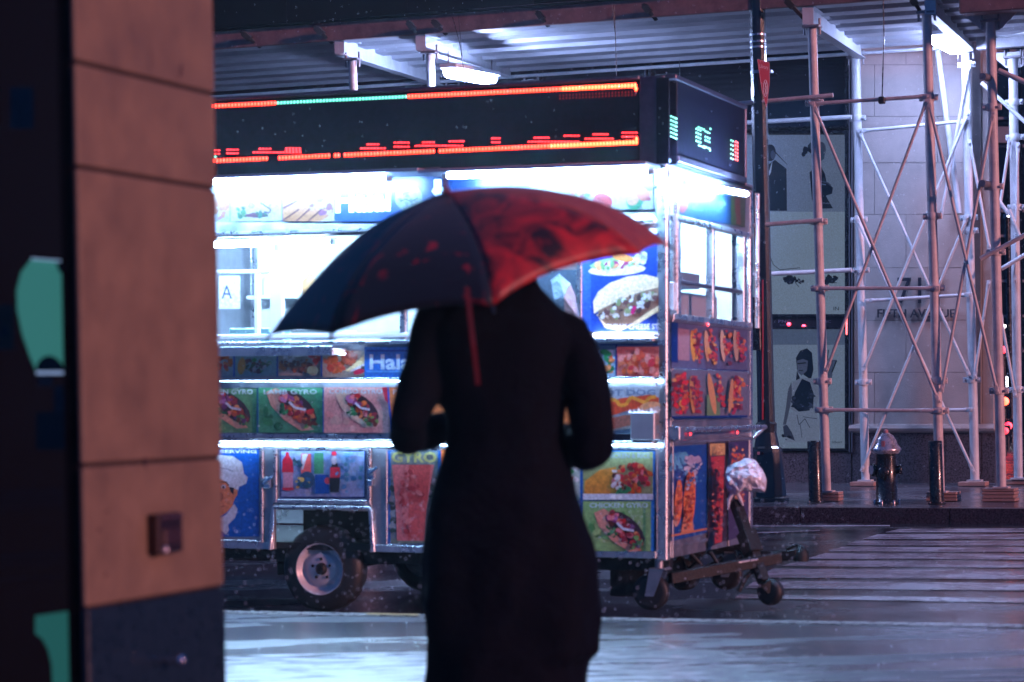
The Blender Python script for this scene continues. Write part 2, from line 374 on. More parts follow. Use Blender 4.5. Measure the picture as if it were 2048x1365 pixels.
# crosswalk bars
bars = [((1800, 1059), (2150, 1058), (2150, 1066), (1770, 1066)), ((1755, 1070), (2150, 1070), (2150, 1080), (1725, 1079)), ((1712, 1083), (2150, 1084), (2150, 1093), (1690, 1092)),
        ((1684, 1095), (2150, 1097), (2150, 1106), (1655, 1104)), ((1650, 1108), (2150, 1110), (2150, 1121), (1612, 1119)), ((1600, 1123), (2150, 1126), (2150, 1138), (1560, 1134)),
        ((1545, 1139), (2150, 1144), (2150, 1161), (1512, 1157)), ((1510, 1163), (2150, 1169), (2150, 1184), (1490, 1178)), ((1480, 1190), (2150, 1200), (2150, 1209), (1470, 1198))]
for b in bars:
    q = MB(); ps = [RP.on(x, y) + Vector((0, 0, .004)) for x, y in b]; q.quad(*ps[::-1])
    o = q.build('crosswalk_bar', stripeM, rd)
# gutter line at the foot of the far kerb
q = MB(); q.quad(RP.on(1300, 1053) + ZZ * .0045, RP.on(1780, 1051.5) + ZZ * .0045, RP.on(1780, 1054) + ZZ * .0045, RP.on(1300, 1056) + ZZ * .0045); q.build('gutter_line', stripeM, rd)
q = MB(); q.quad(RP.on(1490, 1066) + ZZ * .0045, RP.on(1640, 1061) + ZZ * .0045, RP.on(1640, 1063.5) + ZZ * .0045, RP.on(1490, 1069) + ZZ * .0045); q.build('gutter_line', stripeM, rd)

# ------------------------------------------------------------------ far building
wp = SP.on(1840, 966); WALL = Plane(wp, -WD)     # off>0 comes towards the street
def W(px, py, off=0): return WALL.on(px, py, off)
bld = thing('stone_building', 'pale limestone building with tall dark shop windows behind the scaffold', 'building', loc=W(1840, 966))
def wbox(x0, y0, x1, y1, o0, o1, name, m, parent, bev=0):
    a = [W(x0, y1, 0), W(x1, y1, 0), W(x1, y0, 0), W(x0, y0, 0)]
    mb = MB(); F = [p - WD * o1 for p in a]; B = [p - WD * o0 for p in a]
    # same world outline pushed along the normal
    mb.add(F + B, [(0, 1, 2, 3), (7, 6, 5, 4), (0, 4, 5, 1), (1, 5, 6, 2), (2, 6, 7, 3), (3, 7, 4, 0)])
    return mb.build(name, m, parent)
# backing wall of everything (real thickness)
wbox(-500, -700, 1962, 968, -.9, -.12, 'wall', mat('rear_wall_stone', (.16, .15, .17), .7, var=.3, scale=3), bld)
# limestone panel: courses of separate blocks
ys = [850, 745, 641, 536, 429, 326, 233, 130, 25]
random.seed(3)
for i in range(len(ys) - 1):
    cuts = [1708, 1749 if i % 2 == 0 else 1838, 1962] if i % 2 == 0 else [1708, 1812, 1962]
    if i in (2, 5): cuts = [1708, 1875, 1962]
    for a, b in zip(cuts, cuts[1:]):
        wbox(a + .5, ys[i + 1] + .5, b - .5, ys[i] - .5, -.12, random.uniform(-.002, .002), 'stone_block', limestone, bld)
wbox(1708, 20, 1962, 852, -.13, -.012, 'joint_backing', mortar, bld)
# plinth: moulding and granite base
q = MB(); pr = [(848, .0), (851, .05), (857, .075), (862, .06), (866, .015)]
for (ya, oa), (yb, ob) in zip(pr, pr[1:]):
    q.quad(W(1700, yb) - WD * ob, W(1990, yb) - WD * ob, W(1990, ya) - WD * oa, W(1700, ya) - WD * oa)
q.build('plinth_moulding', limestone, bld)
for a, b in ((1704, 1800), (1801, 1890), (1891, 1962)): wbox(a, 866, b, 975, -.12, .012, 'plinth_stone', granite, bld)
wbox(-500, 905, 1703, 975, -.12, .03, 'window_plinth', granite, bld)
# corner pilaster to the right and a painted shadow strip
wbox(1963, 20, 1985, 860, -.3, -.06, 'pilaster', limestone, bld)
wbox(1945, 20, 1961.5, 850, .003, .012, 'corner_shadow_strip', mat('shadow_grey_stone', (.13, .12, .13), .6, var=.3), bld)
wbox(1963, 866, 1990, 975, -.3, .0, 'plinth_stone', granite, bld)
# windows with posters
def window(x0, y0, x1, y1, art=None, glass=True):
    fr_ = MB(); t_ = 5
    for bx in ((x0, y0, x1, y0 + t_), (x0, y1 - t_, x1, y1), (x0, y0 + t_, x0 + t_, y1 - t_), (x1 - t_, y0 + t_, x1, y1 - t_)):
        a = [W(bx[0], bx[3]), W(bx[2], bx[3]), W(bx[2], bx[1]), W(bx[0], bx[1])]
        fr_.add([p - WD * .06 for p in a] + [p + WD * .1 for p in a], [(0, 1, 2, 3), (0, 4, 5, 1), (1, 5, 6, 2), (2, 6, 7, 3), (3, 7, 4, 0)])
    f = fr_.build('window', bronze, bld)
    if art:
        A = Art(lambda x, y, o: W(x, y, -.02 + o)); art(A); A.build('poster', f, m=MATS['glow_print'])
    else:
        q = MB(); q.quad(W(x0 + t_, y1 - t_, -.03), W(x1 - t_, y1 - t_, -.03), W(x1 - t_, y0 + t_, -.03), W(x0 + t_, y0 + t_, -.03)); q.build('pane', darkglass, f)
    if art and glass:
        q = MB(); q.quad(W(x0 + t_, y1 - t_, .035), W(x1 - t_, y1 - t_, .035), W(x1 - t_, y0 + t_, .035), W(x0 + t_, y0 + t_, .035)); q.build('pane', glassM, f)
    return f
G1, G2, DK, MD = (150, 168, 190), (120, 134, 160), (14, 18, 30), (70, 76, 96)
def art_up(A):
    A.rect(1480, 270, 1692, 632, G1); A.rect(1480, 270, 1692, 424, (128, 142, 166)); A.rect(1480, 424, 1692, 632, (158, 176, 192))
    A.poly([(1536, 422), (1574, 422), (1573, 338), (1550, 320), (1536, 330)], DK)            # dark suit
    A.poly([(1536, 350), (1545, 322), (1542, 345), (1536, 356)], (170, 180, 200))
    A.ell(1541, 306, 11, 17, 0, DK); A.ell(1546, 310, 5, 9, 0, MD)
    A.poly([(1548, 300), (1575, 330), (1574, 330), (1547, 303)], DK)
    A.ell(1611, 301, 5, 8, 0, DK, jit=.1); A.ell(1607, 309, 4, 5, 0, DK)                         # bun
    A.ell(1632, 297, 17, 14, 0, DK, jit=.06); A.ell(1643, 300, 9, 16, 0, MD); A.poly([(1640, 290), (1650, 308), (1648, 318), (1640, 324), (1634, 312)], (60, 78, 100))
    A.poly([(1619, 345), (1630, 335), (1642, 334), (1650, 348), (1653, 364), (1666, 376), (1664, 388), (1652, 392), (1655, 398), (1666, 417), (1637, 418), (1624, 400)], DK)
    A.line([(1640, 362), (1655, 366), (1662, 372)], 3, MD); A.line([(1640, 368), (1652, 370)], 2, (110, 120, 150))
    A.text('Dolph', 1646, 405, 1662, 409, (150, 160, 180), .0)
    A.line([(1541, 516), (1547, 530), (1560, 540), (1600, 536)], 1.6, MD)
    A.clus(1586, 560, 20, 7, 5, [DK, DK, (30, 40, 60)], 26, 3, 6); A.clus(1660, 560, 16, 7, -10, [DK, DK, (30, 40, 60)], 22, 3, 6)
    A.line([(1590, 565), (1598, 574)], 1.2, DK); A.line([(1660, 566), (1674, 566)], 1.2, DK)
    A.text('IN', 1667, 614, 1678, 621, (40, 48, 66), .01)
def art_lo(A):
    A.rect(1480, 656, 1692, 900, (150, 166, 184)); A.rect(1480, 656, 1692, 690, (108, 122, 146))
    A.poly([(1592, 716), (1600, 702), (1614, 697), (1624, 706), (1627, 740), (1622, 760), (1610, 752), (1600, 745), (1594, 740)], DK)    # hair
    A.poly([(1594, 722), (1606, 718), (1616, 722), (1614, 742), (1603, 752), (1595, 744)], (92, 98, 120)); A.line([(1595, 728), (1612, 726)], 2.5, DK); A.line([(1598, 741), (1606, 742)], 2, DK)
    A.poly([(1594, 742), (1600, 756), (1596, 772), (1592, 760)], DK)
    A.poly([(1603, 756), (1586, 764), (1578, 790), (1575, 815), (1600, 830), (1632, 820), (1640, 780), (1624, 757)], (138, 146, 166))
    A.poly([(1604, 758), (1620, 765), (1628, 790), (1626, 815), (1600, 826), (1584, 812), (1590, 785)], DK, ); A.clus(1606, 800, 22, 22, 0, [DK, (34, 40, 56), (60, 66, 86)], 40, 2, 6)
    A.poly([(1583, 764), (1576, 780), (1572, 815), (1566, 850), (1572, 850), (1580, 815), (1584, 790)], (84, 88, 106))
    A.poly([(1578, 826), (1632, 820), (1640, 850), (1638, 885), (1570, 885), (1572, 850)], (146, 156, 176))
    A.line([(1594, 830), (1598, 850), (1610, 838), (1620, 856)], 1.6, MD); A.line([(1606, 834), (1634, 838)], 1.4, MD); A.line([(1600, 846), (1604, 876)], 1.2, MD)
    A.poly([(1566, 852), (1574, 850), (1584, 866), (1590, 882), (1580, 878), (1568, 872)], (60, 64, 84)); A.clus(1576, 872, 10, 10, 0, [DK, MD], 10, 1.5, 4)
    A.poly([(1654, 716), (1660, 720), (1674, 720), (1666, 740), (1662, 768), (1652, 780), (1650, 750)], (86, 94, 116))
    A.line([(1657, 700), (1652, 740)], 2.2, MD); A.line([(1673, 722), (1664, 745)], 2.5, DK)
    A.text('billboard', 1664, 882, 1684, 887, (50, 58, 76), .005)
window(1300, 262, 1697, 634, art_up)
window(1300, 654, 1697, 902, art_lo)
f = wbox(1300, 634, 1697, 654, -.1, .02, 'sign_band', mat('black_sign_band', (.015, .014, .022), .2), bld)
A = Art(lambda x, y, o: W(x, y, .02 + o), off=.008)
A.text('PNC', 1557, 640, 1582, 646, (120, 120, 150), 0); A.text('BANK', 1560, 649, 1580, 653, (90, 90, 120), 0); A.text('PNC', 1643, 641, 1662, 646, (120, 120, 150), 0)
A.build('band_lettering', bld)
for x, y in ((1578, 649), (1608, 653)):
    q = MB(); q.lathe(W(x, y, .04), [(.001, -.01), (.022, 0), (.022, .012), (.001, .02)], 10, axis=-WD); q.build('red_indicator', lamp_mat('red_reflector', (1, .02, .05), 5), bld)
# dark glazing above and to the left, with mullions and wall joints
for x0, x1 in ((1300, 1697), (1080, 1296), (860, 1076), (640, 856), (420, 636), (200, 416), (-20, 196)):
    window(x0, 20, x1, 258)
    if x0 < 1300: window(x0, 262, x1, 902)
# chrome edge trims
for x in (1699.5, 1704.5): wbox(x, 60, x + 2, 905, -.1, .05, 'edge_trim', mat('grey_trim_steel', (.25, .25, .29), .3, .7), bld)
q = MB(); q.quad(W(1691.5, 670, .065), W(1695, 670, .065), W(1695, 634, .065), W(1691.5, 634, .065)); q.build('red_strip', lamp_mat('red_strip_light', (1, .08, .03), 2.2), bld)
# raised metal lettering
def raised(st, x0, y0, x1, y1, name, bold=.015, dep=.03):
    vs, fs = text_mesh(st, bold); mb = MB(); n = len(vs)
    P = [W(x0 + u * (x1 - x0), y1 - v * (y1 - y0), 0) for u, v in vs]
    fr_ = [p - WD * (.03 + dep) for p in P]; bk = [p - WD * .03 for p in P]
    mb.add(fr_, fs); ed = {}
    for f in fs:
        for a, b in zip(f, f[1:] + f[:1]): ed[(a, b)] = 1
    mb.add(fr_ + bk, [(a, b, b + n, a + n) for (a, b) in ed if (b, a) not in ed])
    mb.build(name, mat('letter_steel', (.10, .10, .13), .3, .8), bld)
raised('717', 1797, 556, 1888, 608, 'street_number', 0.0)
raised('FIFTH AVENUE', 1757, 619, 1912, 636, 'street_name', .012)

# building beyond the corner: dark teal glass
cornr = W(1985, 966)
far_b = thing('glass_building', 'dark teal glass building across the side street at the right edge', 'building', loc=At(2010, 930, 44))
FPL = Plane(At(2010, 930, 44), Vector((-.2, -1, 0)))
tealG = mat('teal_facade_glass', (.05, .10, .12), .2, 0, var=.8, scale=1.2, spec=.6)
def fbox(x0, y0, x1, y1, o0, o1, name, m):
    a = [FPL.on(x0, y1), FPL.on(x1, y1), FPL.on(x1, y0), FPL.on(x0, y0)]; mb = MB()
    mb.add([p + FPL.n * o1 for p in a] + [p + FPL.n * o0 for p in a], [(0, 1, 2, 3), (7, 6, 5, 4), (0, 4, 5, 1), (1, 5, 6, 2), (2, 6, 7, 3), (3, 7, 4, 0)])
    return mb.build(name, m, far_b)
fbox(1900, -400, 2600, 940, -2, -.1, 'wall', tealG)
for x in range(1990, 2560, 26): fbox(x, -300, x + 3, 930, -.1, .1, 'mullion', bronze)
for y in (-40, 100, 235, 290, 420, 470, 560, 630, 700): fbox(1980, y, 2560, y + 5, -.08, .06, 'transom', mat('pale_transom', (.3, .32, .36), .5))
fbox(1990, 256, 2030, 288, -.06, .2, 'sill_box', mat('pale_transom', (.3, .32, .36), .5))
# traffic lights / tail lights beyond the corner
def sig(x, y, r, col, s, d, nm, label, cat, grp=None):
    t_ = thing(nm, label, cat, loc=At(x, y, d), group=grp)
    q = MB(); c_ = At(x, y, d); q.box(c_.x - r * 1.5, c_.y, c_.z - r * 1.6, c_.x + r * 1.5, c_.y + .25, c_.z + r * 1.6, .01); q.build('housing', blackm, t_)
    q = MB(); q.lathe(c_, [(r, 0), (r * .9, .03), (r * .5, .055), (.002, .07)], 12, axis=(0, -1, 0)); q.build('lens', lamp_mat('lens_' + str(len(MATS)), col, s), t_)
    q = MB(); q.tube((c_.x, c_.y + .1, c_.z - r * 1.5), (c_.x, c_.y + .1, -.1), .04); q.build('pole', blackm, t_)
sig(2006, 700, .06, (1, .02, .04), 3, 38, 'signal_lamp', 'small red signal light, highest of those beyond the corner', 'signal light', 'red lights beyond the corner')
sig(2010, 803, .065, (1, .06, .02), 7, 37, 'signal_lamp', 'orange red signal light beside the white shed post', 'signal light', 'red lights beyond the corner')
sig(2017, 852, .06, (1, .015, .04), 3.5, 36, 'signal_lamp', 'red light low behind the pink scaffold post', 'signal light', 'red lights beyond the corner')
sig(2011, 862, .05, (1, .015, .03), 3, 35, 'signal_lamp', 'lowest red light beyond the corner', 'signal light', 'red lights beyond the corner')
sig(2011, 764, .09, (.8, .85, 1), 14, 41, 'street_light', 'white light shining between the two right hand posts', 'street light')
sig(2008, 653, .03, (1, .85, .8), 16, 40, 'street_light', 'tiny warm white light high beyond the corner', 'street light')
sig(2017, 431, .025, (.9, .95, 1), 18, 40, 'street_light', 'tiny white light reflected high beside the rear corner post', 'street light')

# ------------------------------------------------------------------ sidewalk shed (scaffold)
fpt = SP.on(1655, 1003); FRONT = Plane(fpt, -WD); rpt = SP.on(1724, 970); REAR = Plane(rpt, -WD)
def Fq(x, y, o=0): return FRONT.on(x, y, o)
def Rq(x, y, o=0): return REAR.on(x, y, o)
shed = thing('sidewalk_shed', 'sidewalk scaffold shed with white and pink lit steel posts and corrugated deck', 'scaffold', loc=fpt)
def post(pl, x0, y0, x1, y1, r, m):
    q = MB(); a, b = pl.on(x0, y0), pl.on(x1, y1); q.tube(a, b, r, 20); o = q.build('post', m, shed)
    q = MB(); c_ = b; q.obox(c_ + ZZ * .004, LD, WD, ZZ, r * 1.6, r * 1.6, .008); q.build('base_plate', m, shed)
    q = MB(); q.obox(a - ZZ * .02, LD, WD, ZZ, r * 1.9, r * 1.5, .012, .004)
    for s in (-1, 1): q.tube(a - ZZ * .1 + LD * s * r * 1.7, a + ZZ * .06 + LD * s * r * 1.7, .012, 8)
    q.build('head_clamp', clampm, shed)
    return a, b
post(FRONT, 1624, 50, 1653, 984, .045, steel_f); post(FRONT, 1853, 22, 1880, 985, .046, steel_f); post(FRONT, 1981, 38, 2003, 976, .046, steel_f)
post(FRONT, 705, 116, 733, 990, .044, steel_f); post(FRONT, 860, 102, 888, 990, .044, steel_f)
post(REAR, 1712, 112, 1731, 962, .047, steel_w); post(REAR, 1931, 100, 1950, 962, .049, steel_w); post(REAR, 2026, 112, 2037, 958, .049, steel_w); post(REAR, 2062, 112, 2072, 958, .048, steel_w)
post(REAR, 905, 170, 925, 965, .048, steel_w); post(REAR, 1062, 160, 1085, 965, .048, steel_w)
def brace(pl, x0, y0, x1, y1, r, m, off=0, flat=True, name='brace'):
    a, b = pl.on(x0, y0, off), pl.on(x1, y1, off); q = MB(); d = (b - a).normalized()
    q.tube(a + d * .05, b - d * .05, r, 12)
    if flat:
        n = WD; s_ = d.cross(n).normalized()
        for e, sg in ((a, 1), (b, -1)):
            q.obox(e + d * sg * .02, d, s_, n, .055, r * 1.25, .008, .003)
            q.tube(e - n * .03, e + n * .02, .014, 6)
    return q.build(name, m, shed)
PF = [(1624, 208, 1855, 193), (1633, 577, 1872, 577), (1641, 820, 1878, 822), (1628, 212, 1876, 800), (1853, 203, 1654, 738), (1858, 205, 1994, 782), (1985, 232, 1884, 778)]
for k, l in enumerate(PF): brace(FRONT, *l, .0185 if k < 3 else .0155, steel_f, off=.062 + .015 * (k % 2))
for l in ((870, 262, 1676, 190), (1040, 487, 1655, 440)): brace(FRONT, *l, .022, steel_f, off=.075, flat=False, name='ledger')
PR = [(1724, 262, 1930, 243), (1735, 602, 1938, 590), (1738, 822, 1942, 820), (1719, 264, 1937, 748), (1714, 438, 1946, 942), (1727, 741, 1936, 228), (1725, 938, 1934, 436), (1939, 128, 1882, 432), (1940, 286, 1980, 503), (1977, 568, 1950, 752),
      (2019, 285, 1996, 440), (2001, 628, 2030, 790), (2036, 292, 2030, 560)]
for k, l in enumerate(PR): brace(REAR, *l, .0195 if k < 3 else .0165, steel_w, off=.065 + .018 * (k % 3))
brace(REAR, 1873, 86, 1920, 436, .032, steel_w, off=-.12, flat=False)
for l in ((1300, 256, 1712, 234), (1300, 560, 1712, 540)): brace(REAR, *l, .026, steel_w, off=.08, flat=False, name='ledger')
brace(REAR, 300, 203, 1940, 92,   .020, steel_w, off=.0, flat=False, name='ledger')
# cross tubes of the run around the corner
def ctube(a, b, r, m, name='cross_tube'): q = MB(); q.tube(a, b, r, 12); q.build(name, m, shed)
ctube(Fq(1961, 518, .12), Fq(2075, 457, .12), .022, steel_f); ctube(Fq(1997, 141, .1), Fq(2080, 178, .1), .025, steel_f)
ctube(Rq(2003, 538, .12), Rq(2070, 498, .12), .024, steel_w); ctube(Rq(1963, 166, .1), Rq(2070, 262, .1), .022, steel_w); ctube(Rq(1998, 402, .1), Rq(2018, 430, .1), .022, steel_w); ctube(Rq(2018, 420, .1), Rq(2042, 480, .1), .022, steel_w)
for x, y in ((1965, 153), (1964, 367)): ctube(Fq(x, y, .22), Fq(x + 14, y + 3, 0), .034, clampm)
# clamps
def clamp(pl, x, y, r, m=steel_f):
    c_ = pl.on(x, y, .0); q = MB(); q.lathe(c_ - ZZ * .035, [(r * 1.12, 0), (r * 1.2, .008), (r * 1.2, .062), (r * 1.12, .07)], 16)
    for s in (-1, 1):
        q.obox(c_ + LD * s * r * 1.5, LD, WD, ZZ, r * .5, .012, .03, .004); q.tube(c_ + LD * s * r * 1.6 - WD * .05, c_ + LD * s * r * 1.6 + WD * .05, .013, 6)
    q.build('clamp', m, shed)
for x, y in ((1629, 206), (1637, 444), (1640, 577), (1645, 763), (1648, 820)): clamp(FRONT, x, y, .045)
for x, y in ((1857, 196), (1865, 433), (1870, 577), (1876, 762), (1879, 822)): clamp(FRONT, x, y, .046)
for x, y in ((1984, 215), (1988, 374), (1992, 505), (1998, 782)): clamp(FRONT, x, y, .046)
for x, y in ((1715, 237), (1718, 440), (1722, 541), (1727, 765)): clamp(REAR, x, y, .047, steel_w)
for x, y in ((1933, 130), (1938, 436), (1939, 462), (1944, 760)): clamp(REAR, x, y, .049, steel_w)
for x, y in ((2028, 205), (2030, 275), (2033, 415), (2036, 780)): clamp(REAR, x, y, .049, steel_w)
# I beams carrying the deck
def ibeam(x0, y0, x1, y1, h=.19, name='beam'):
    a, b = Fq(x0, y0), Rq(x1, y1); a2 = a + (b - a) * -.02; d = (b - a).normalized(); s_ = d.cross(ZZ).normalized(); L_ = (b - a).length
    q = MB(); c_ = (a2 + b) / 2 - ZZ * h / 2
    q.obox(c_, d, s_, ZZ, L_ / 2, .006, h / 2 - .012); q.obox(c_ + ZZ * (h / 2 - .006), d, s_, ZZ, L_ / 2, .055, .006, .002); q.obox(c_ - ZZ * (h / 2 - .006), d, s_, ZZ, L_ / 2, .055, .006, .002)
    q.obox(a2 - ZZ * h / 2, s_, d, ZZ, .054, .004, h / 2 - .013)
    q.build(name, steel_w, shed); return a2, d
ibeam(683, 76, 880, 141); ibeam(845, 68, 1022, 124); ibeam(1618, 14, 1722, 84); ibeam(1862, -6, 1938, 66)
# deck: corrugated sheets running along the street
dA, dB = Fq(425, 101), Fq(1500, 22); dd = (dB - dA).normalized(); dw = (rpt - fpt); dw.z = 0; dw = WD
D0, D1 = dA - dd * 6, dB + dd * 7.5
pitch = .52
for i in range(6):
    a = i * pitch - .02; q = MB(); pr = [(a, 0), (a + .20, 0), (a + .25, .10), (a + .43, .10), (a + .48, 0), (a + pitch - .006, 0)]
    for (u0, z0), (u1, z1) in zip(pr, pr[1:]):
        q.quad(D0 + dw * u0 + ZZ * z0, D1 + dw * u0 + ZZ * z0, D1 + dw * u1 + ZZ * z1, D0 + dw * u1 + ZZ * z1)
    q.build('deck_sheet', deckm, shed)
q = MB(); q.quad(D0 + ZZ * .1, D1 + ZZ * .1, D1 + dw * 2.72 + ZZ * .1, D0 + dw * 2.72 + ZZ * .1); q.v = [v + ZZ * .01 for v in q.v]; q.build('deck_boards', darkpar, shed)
# front fascia board and dark parapet
q = MB(); c_ = (D0 + D1) / 2; hl = (D1 - D0).length / 2
q.obox(c_ + ZZ * .09 - WD * .06, dd, WD, ZZ.cross(ZZ) + ZZ, hl, .03, .095, .004); q.build('fascia_board', fascia_m, shed)
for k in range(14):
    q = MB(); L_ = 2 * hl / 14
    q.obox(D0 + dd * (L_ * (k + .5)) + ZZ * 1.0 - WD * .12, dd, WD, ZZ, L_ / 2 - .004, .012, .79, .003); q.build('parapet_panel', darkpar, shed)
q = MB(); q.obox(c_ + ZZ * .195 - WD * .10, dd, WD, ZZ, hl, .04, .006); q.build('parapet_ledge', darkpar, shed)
# dark outrigger struts under the fascia
for x, y, x2, y2 in ((482, 63, 521, 95), (628, 52, 665, 87), (815, 42, 840, 76), (865, 40, 893, 70), (1074, 22, 1097, 54), (1286, 8, 1313, 41), (1568, -4, 1608, 38), (1824, -2, 1840, 22)):
    q = MB(); a, b = Fq(x, y, .22), Fq(x2, y2, .02); q.obox((a + b) / 2, (b - a).normalized(), (b - a).normalized().cross(WD).normalized(), WD, (b - a).length / 2, .018, .018, .004)
    q.obox(a.lerp(b, .3), (b - a).normalized(), (b - a).normalized().cross(WD).normalized(), WD, .05, .032, .03, .004); q.build('strut', mat('black_strut', (.012, .012, .016), .5), shed)
# corner girder and gussets at the right
q = MB(); a = Fq(1985, -25, .25); q.obox(a + LD * .55, LD, WD, ZZ, .85, .1, .24, .01); q.build('corner_girder', fascia_m, shed)
for pl, x, y, r_, m_ in ((FRONT, 1982, 26, .26, steel_f), (REAR, 2027, 104, .26, steel_w)):
    q = MB(); c_ = pl.on(x, y, .0); q.add([c_ - LD * r_, c_ + LD * r_, c_ + LD * .08 - ZZ * .17, c_ - LD * .08 - ZZ * .17] + [v + WD * .015 for v in (c_ - LD * r_, c_ + LD * r_, c_ + LD * .08 - ZZ * .17, c_ - LD * .08 - ZZ * .17)],
        [(0, 3, 2, 1), (4, 5, 6, 7), (0, 4, 7, 3), (1, 2, 6, 5), (0, 1, 5, 4), (3, 7, 6, 2)]); q.build('gusset', m_, shed)
q = MB(); c_ = Rq(2010, 78, .05); q.obox(c_ + LD * .4, LD, WD, ZZ, .7, .06, .1, .004); q.build('beam', steel_w, shed)
q = MB(); c_ = Rq(2040, 50, .5); q.obox(c_ + LD * .1, (LD + WD * -1 + ZZ * -.1).normalized(), ZZ, WD, .6, .1, .05); q.build('beam', steel_w, shed)
# hanging wires
def wire(pts, r, nm='hanging_wire'): q = MB(); q.path(pts, r, 5); q.build(nm, blackm, shed)
wire([Fq(1766, -20, .15), Fq(1768, 70, .15), Fq(1766, 135, .15), Fq(1764, 205, .12)], .006)
q = MB(); q.obox(Fq(1764, 201, .1), LD, WD, ZZ, .03, .03, .035, .008); q.build('wire_tie', blackr, shed)
wire([Fq(1228, 8, .3), Fq(1231, 80, .3), Fq(1233, 152, .3)], .004); wire([Fq(1224, 8, .3), Fq(1231, 78, .3)], .003); wire([Fq(1359, 120, -.5), Fq(1360, 158, -.5)], .004)
wire([Fq(905, 34, .3), Fq(920, 90, .3), Fq(931, 168, .3)], .004); wire([Fq(917, 34, .3), Fq(925, 120, .3)], .003)
# shed lamps
def shed_lamp(x0, y0, x1, y1, wd, label, lm=None):
    a, b = At(x0, y0, 24.9), At(x1, y1, 26.1); d = (b - a).normalized(); s_ = d.cross(ZZ).normalized(); u = s_.cross(d)
    t_ = thing('shed_lamp', label, 'lamp', loc=a, group='linear lamps under the shed deck')
    q = MB(); q.obox((a + b) / 2 + ZZ * .05, d, s_, u, (b - a).length / 2 + .02, wd + .012, .025, .01); q.build('housing', whitep, t_)
    q = MB(); c_ = (a + b) / 2 - ZZ * .015; hl = (b - a).length / 2
    prof = [(-wd, .04), (-wd * .9, -.02), (-wd * .5, -.05), (wd * .5, -.05), (wd * .9, -.02), (wd, .04)]; vs = []
    for sg, sc in ((-1, .55), (-.9, 1), (.9, 1), (1, .55)):
        for p, z in prof: vs.append(c_ + d * hl * sg + s_ * p * sc + u * z * (1 if sc == 1 else .6))
    n = len(prof); fs = [(k * n + i, k * n + i + 1, (k + 1) * n + i + 1, (k + 1) * n + i) for k in range(3) for i in range(n - 1)] + [tuple(range(n))[::-1], tuple(range(3 * n, 4 * n))]
    q.add(vs, fs); q.build('lens', lm or shedL, t_)
    q = MB()
    for e in (a, b): q.tube(e + ZZ * .07, e + ZZ * .2, .008, 6)
    q.build('bracket', clampm, t_)
shed_lamp(897, 142, 984, 158, .085, 'long lit tube lamp under the deck above the food cart')
shed_lamp(1874, 76, 1914, 97, .11, 'bright boxy lamp under the deck beside the right hand posts', shedL2)
# wooden blocks under the posts
def blocks(pl, x, y0, y1, n, hw, label, hd=None):
    b = SP.on(x, y1); sc = (b - CAM).dot(FW) / FPX; h = (y1 - y0) * sc; t_ = thing('wood_block_stack', label, 'blocks', loc=b, group='wooden blocks under the scaffold posts')
    for i in range(n):
        q = MB(); q.obox(b + ZZ * (h * (i + .5) / n + .002) + WD * hw * .4, LD, WD, ZZ, hw * random.uniform(.95, 1.03), hw * .8, h / n / 2 - .0025, .004)
        q.build('block', woodb, t_)
blocks(FRONT, 1655, 984, 1003, 3, .125, 'pinkish wood blocks under the left pink post')
blocks(FRONT, 1885, 984, 1003, 3, .15, 'pinkish wood blocks half hidden by the right bollard')
blocks(FRONT, 1999, 977, 1004, 4, .155, 'tall graffiti marked wood blocks under the third pink post')
blocks(REAR, 1726, 964, 973, 1, .14, 'flat pale wood pad under the rear white post left of the hydrant')
blocks(REAR, 1945, 964, 973, 1, .15, 'flat pale wood pad under the white corner post')
blocks(REAR, 2036, 960, 970, 1, .15, 'flat pale wood pad under the white post at the right edge')
q = MB(); zc = SP.on(1999, 1004)
A = Art(lambda x, y, o: FRONT.on(x, y, .02 + o)); A.line([(1975, 993), (1981, 999), (1985, 993), (1990, 998), (1992, 994), (2000, 994), (1996, 994), (1996, 999)], 1.2, (60, 30, 35)); A.build('scrawl', shed)

# ------------------------------------------------------------------ street lamp post, bollards, hydrant
bp_ = SP.on(1536, 1003); dpl = Plane(bp_, -WD); dsc = bp_.y / FPX
lp = thing('lamp_post', 'tall black street lamp post with fluted pedestal at the kerb', 'lamp post', loc=bp_)
axis = (dpl.on(1514, 0) - bp_).normalized()
q = MB(); H = lambda y: (1003 - y) * dsc
q.lathe(bp_, [(.21, H(1003)), (.21, H(996)), (.185, H(993)), (.155, H(905)), (.15, H(897)), (.125, H(893)), (.118, H(885)), (.10, H(866)), (.105, H(848)), (.088, H(844)), (.085, H(780)), (.083, H(600)), (.080, H(0)), (.075, H(-300))], 12, axis=axis, smooth=False)
q.build('shaft', mat('black_cast_iron', (.010, .014, .018), .22, .0, var=.5, scale=18, bump=.12, bscale=50, coat=.6), lp)
q = MB()
for y in (72, 86, 97): q.lathe(bp_ + axis * H(y), [(.083, 0), (.083, .018)], 16, axis=axis)
q.build('steel_band', alu, lp)
q = MB(); q.lathe(bp_ + axis * H(148), [(.083, 0), (.083, .03)], 16, axis=axis); q.obox(bp_ + axis * H(146) + LD * .08 - WD * .05, LD, WD, ZZ, .07, .05, .012); q.build('sign_bracket', alud, lp)
c_ = dpl.on(1511, 648, .1); q = MB(); q.obox(c_, LD, WD, ZZ, .062, .05, .26, .008); q.build('control_box', blackm, lp)
q = MB(); q.tube(c_ + ZZ * .12 - WD * .05 + LD * .0, c_ + ZZ * .12 - WD * .06, .012, 8); q.build('bolt', silver, lp)
q = MB(); q.path([dpl.on(1525, y, .11) for y in (560, 640, 720, 800, 840)], .010, 6); q.build('red_conduit', mat('wet_red_cable', (.35, .02, .05), .3), lp)
q = MB(); q.obox(dpl.on(1517, 907, .19), LD, WD, ZZ, .012, .004, .014); q.build('sticker', mat('pink_sticker', (.7, .3, .35), .5), lp)
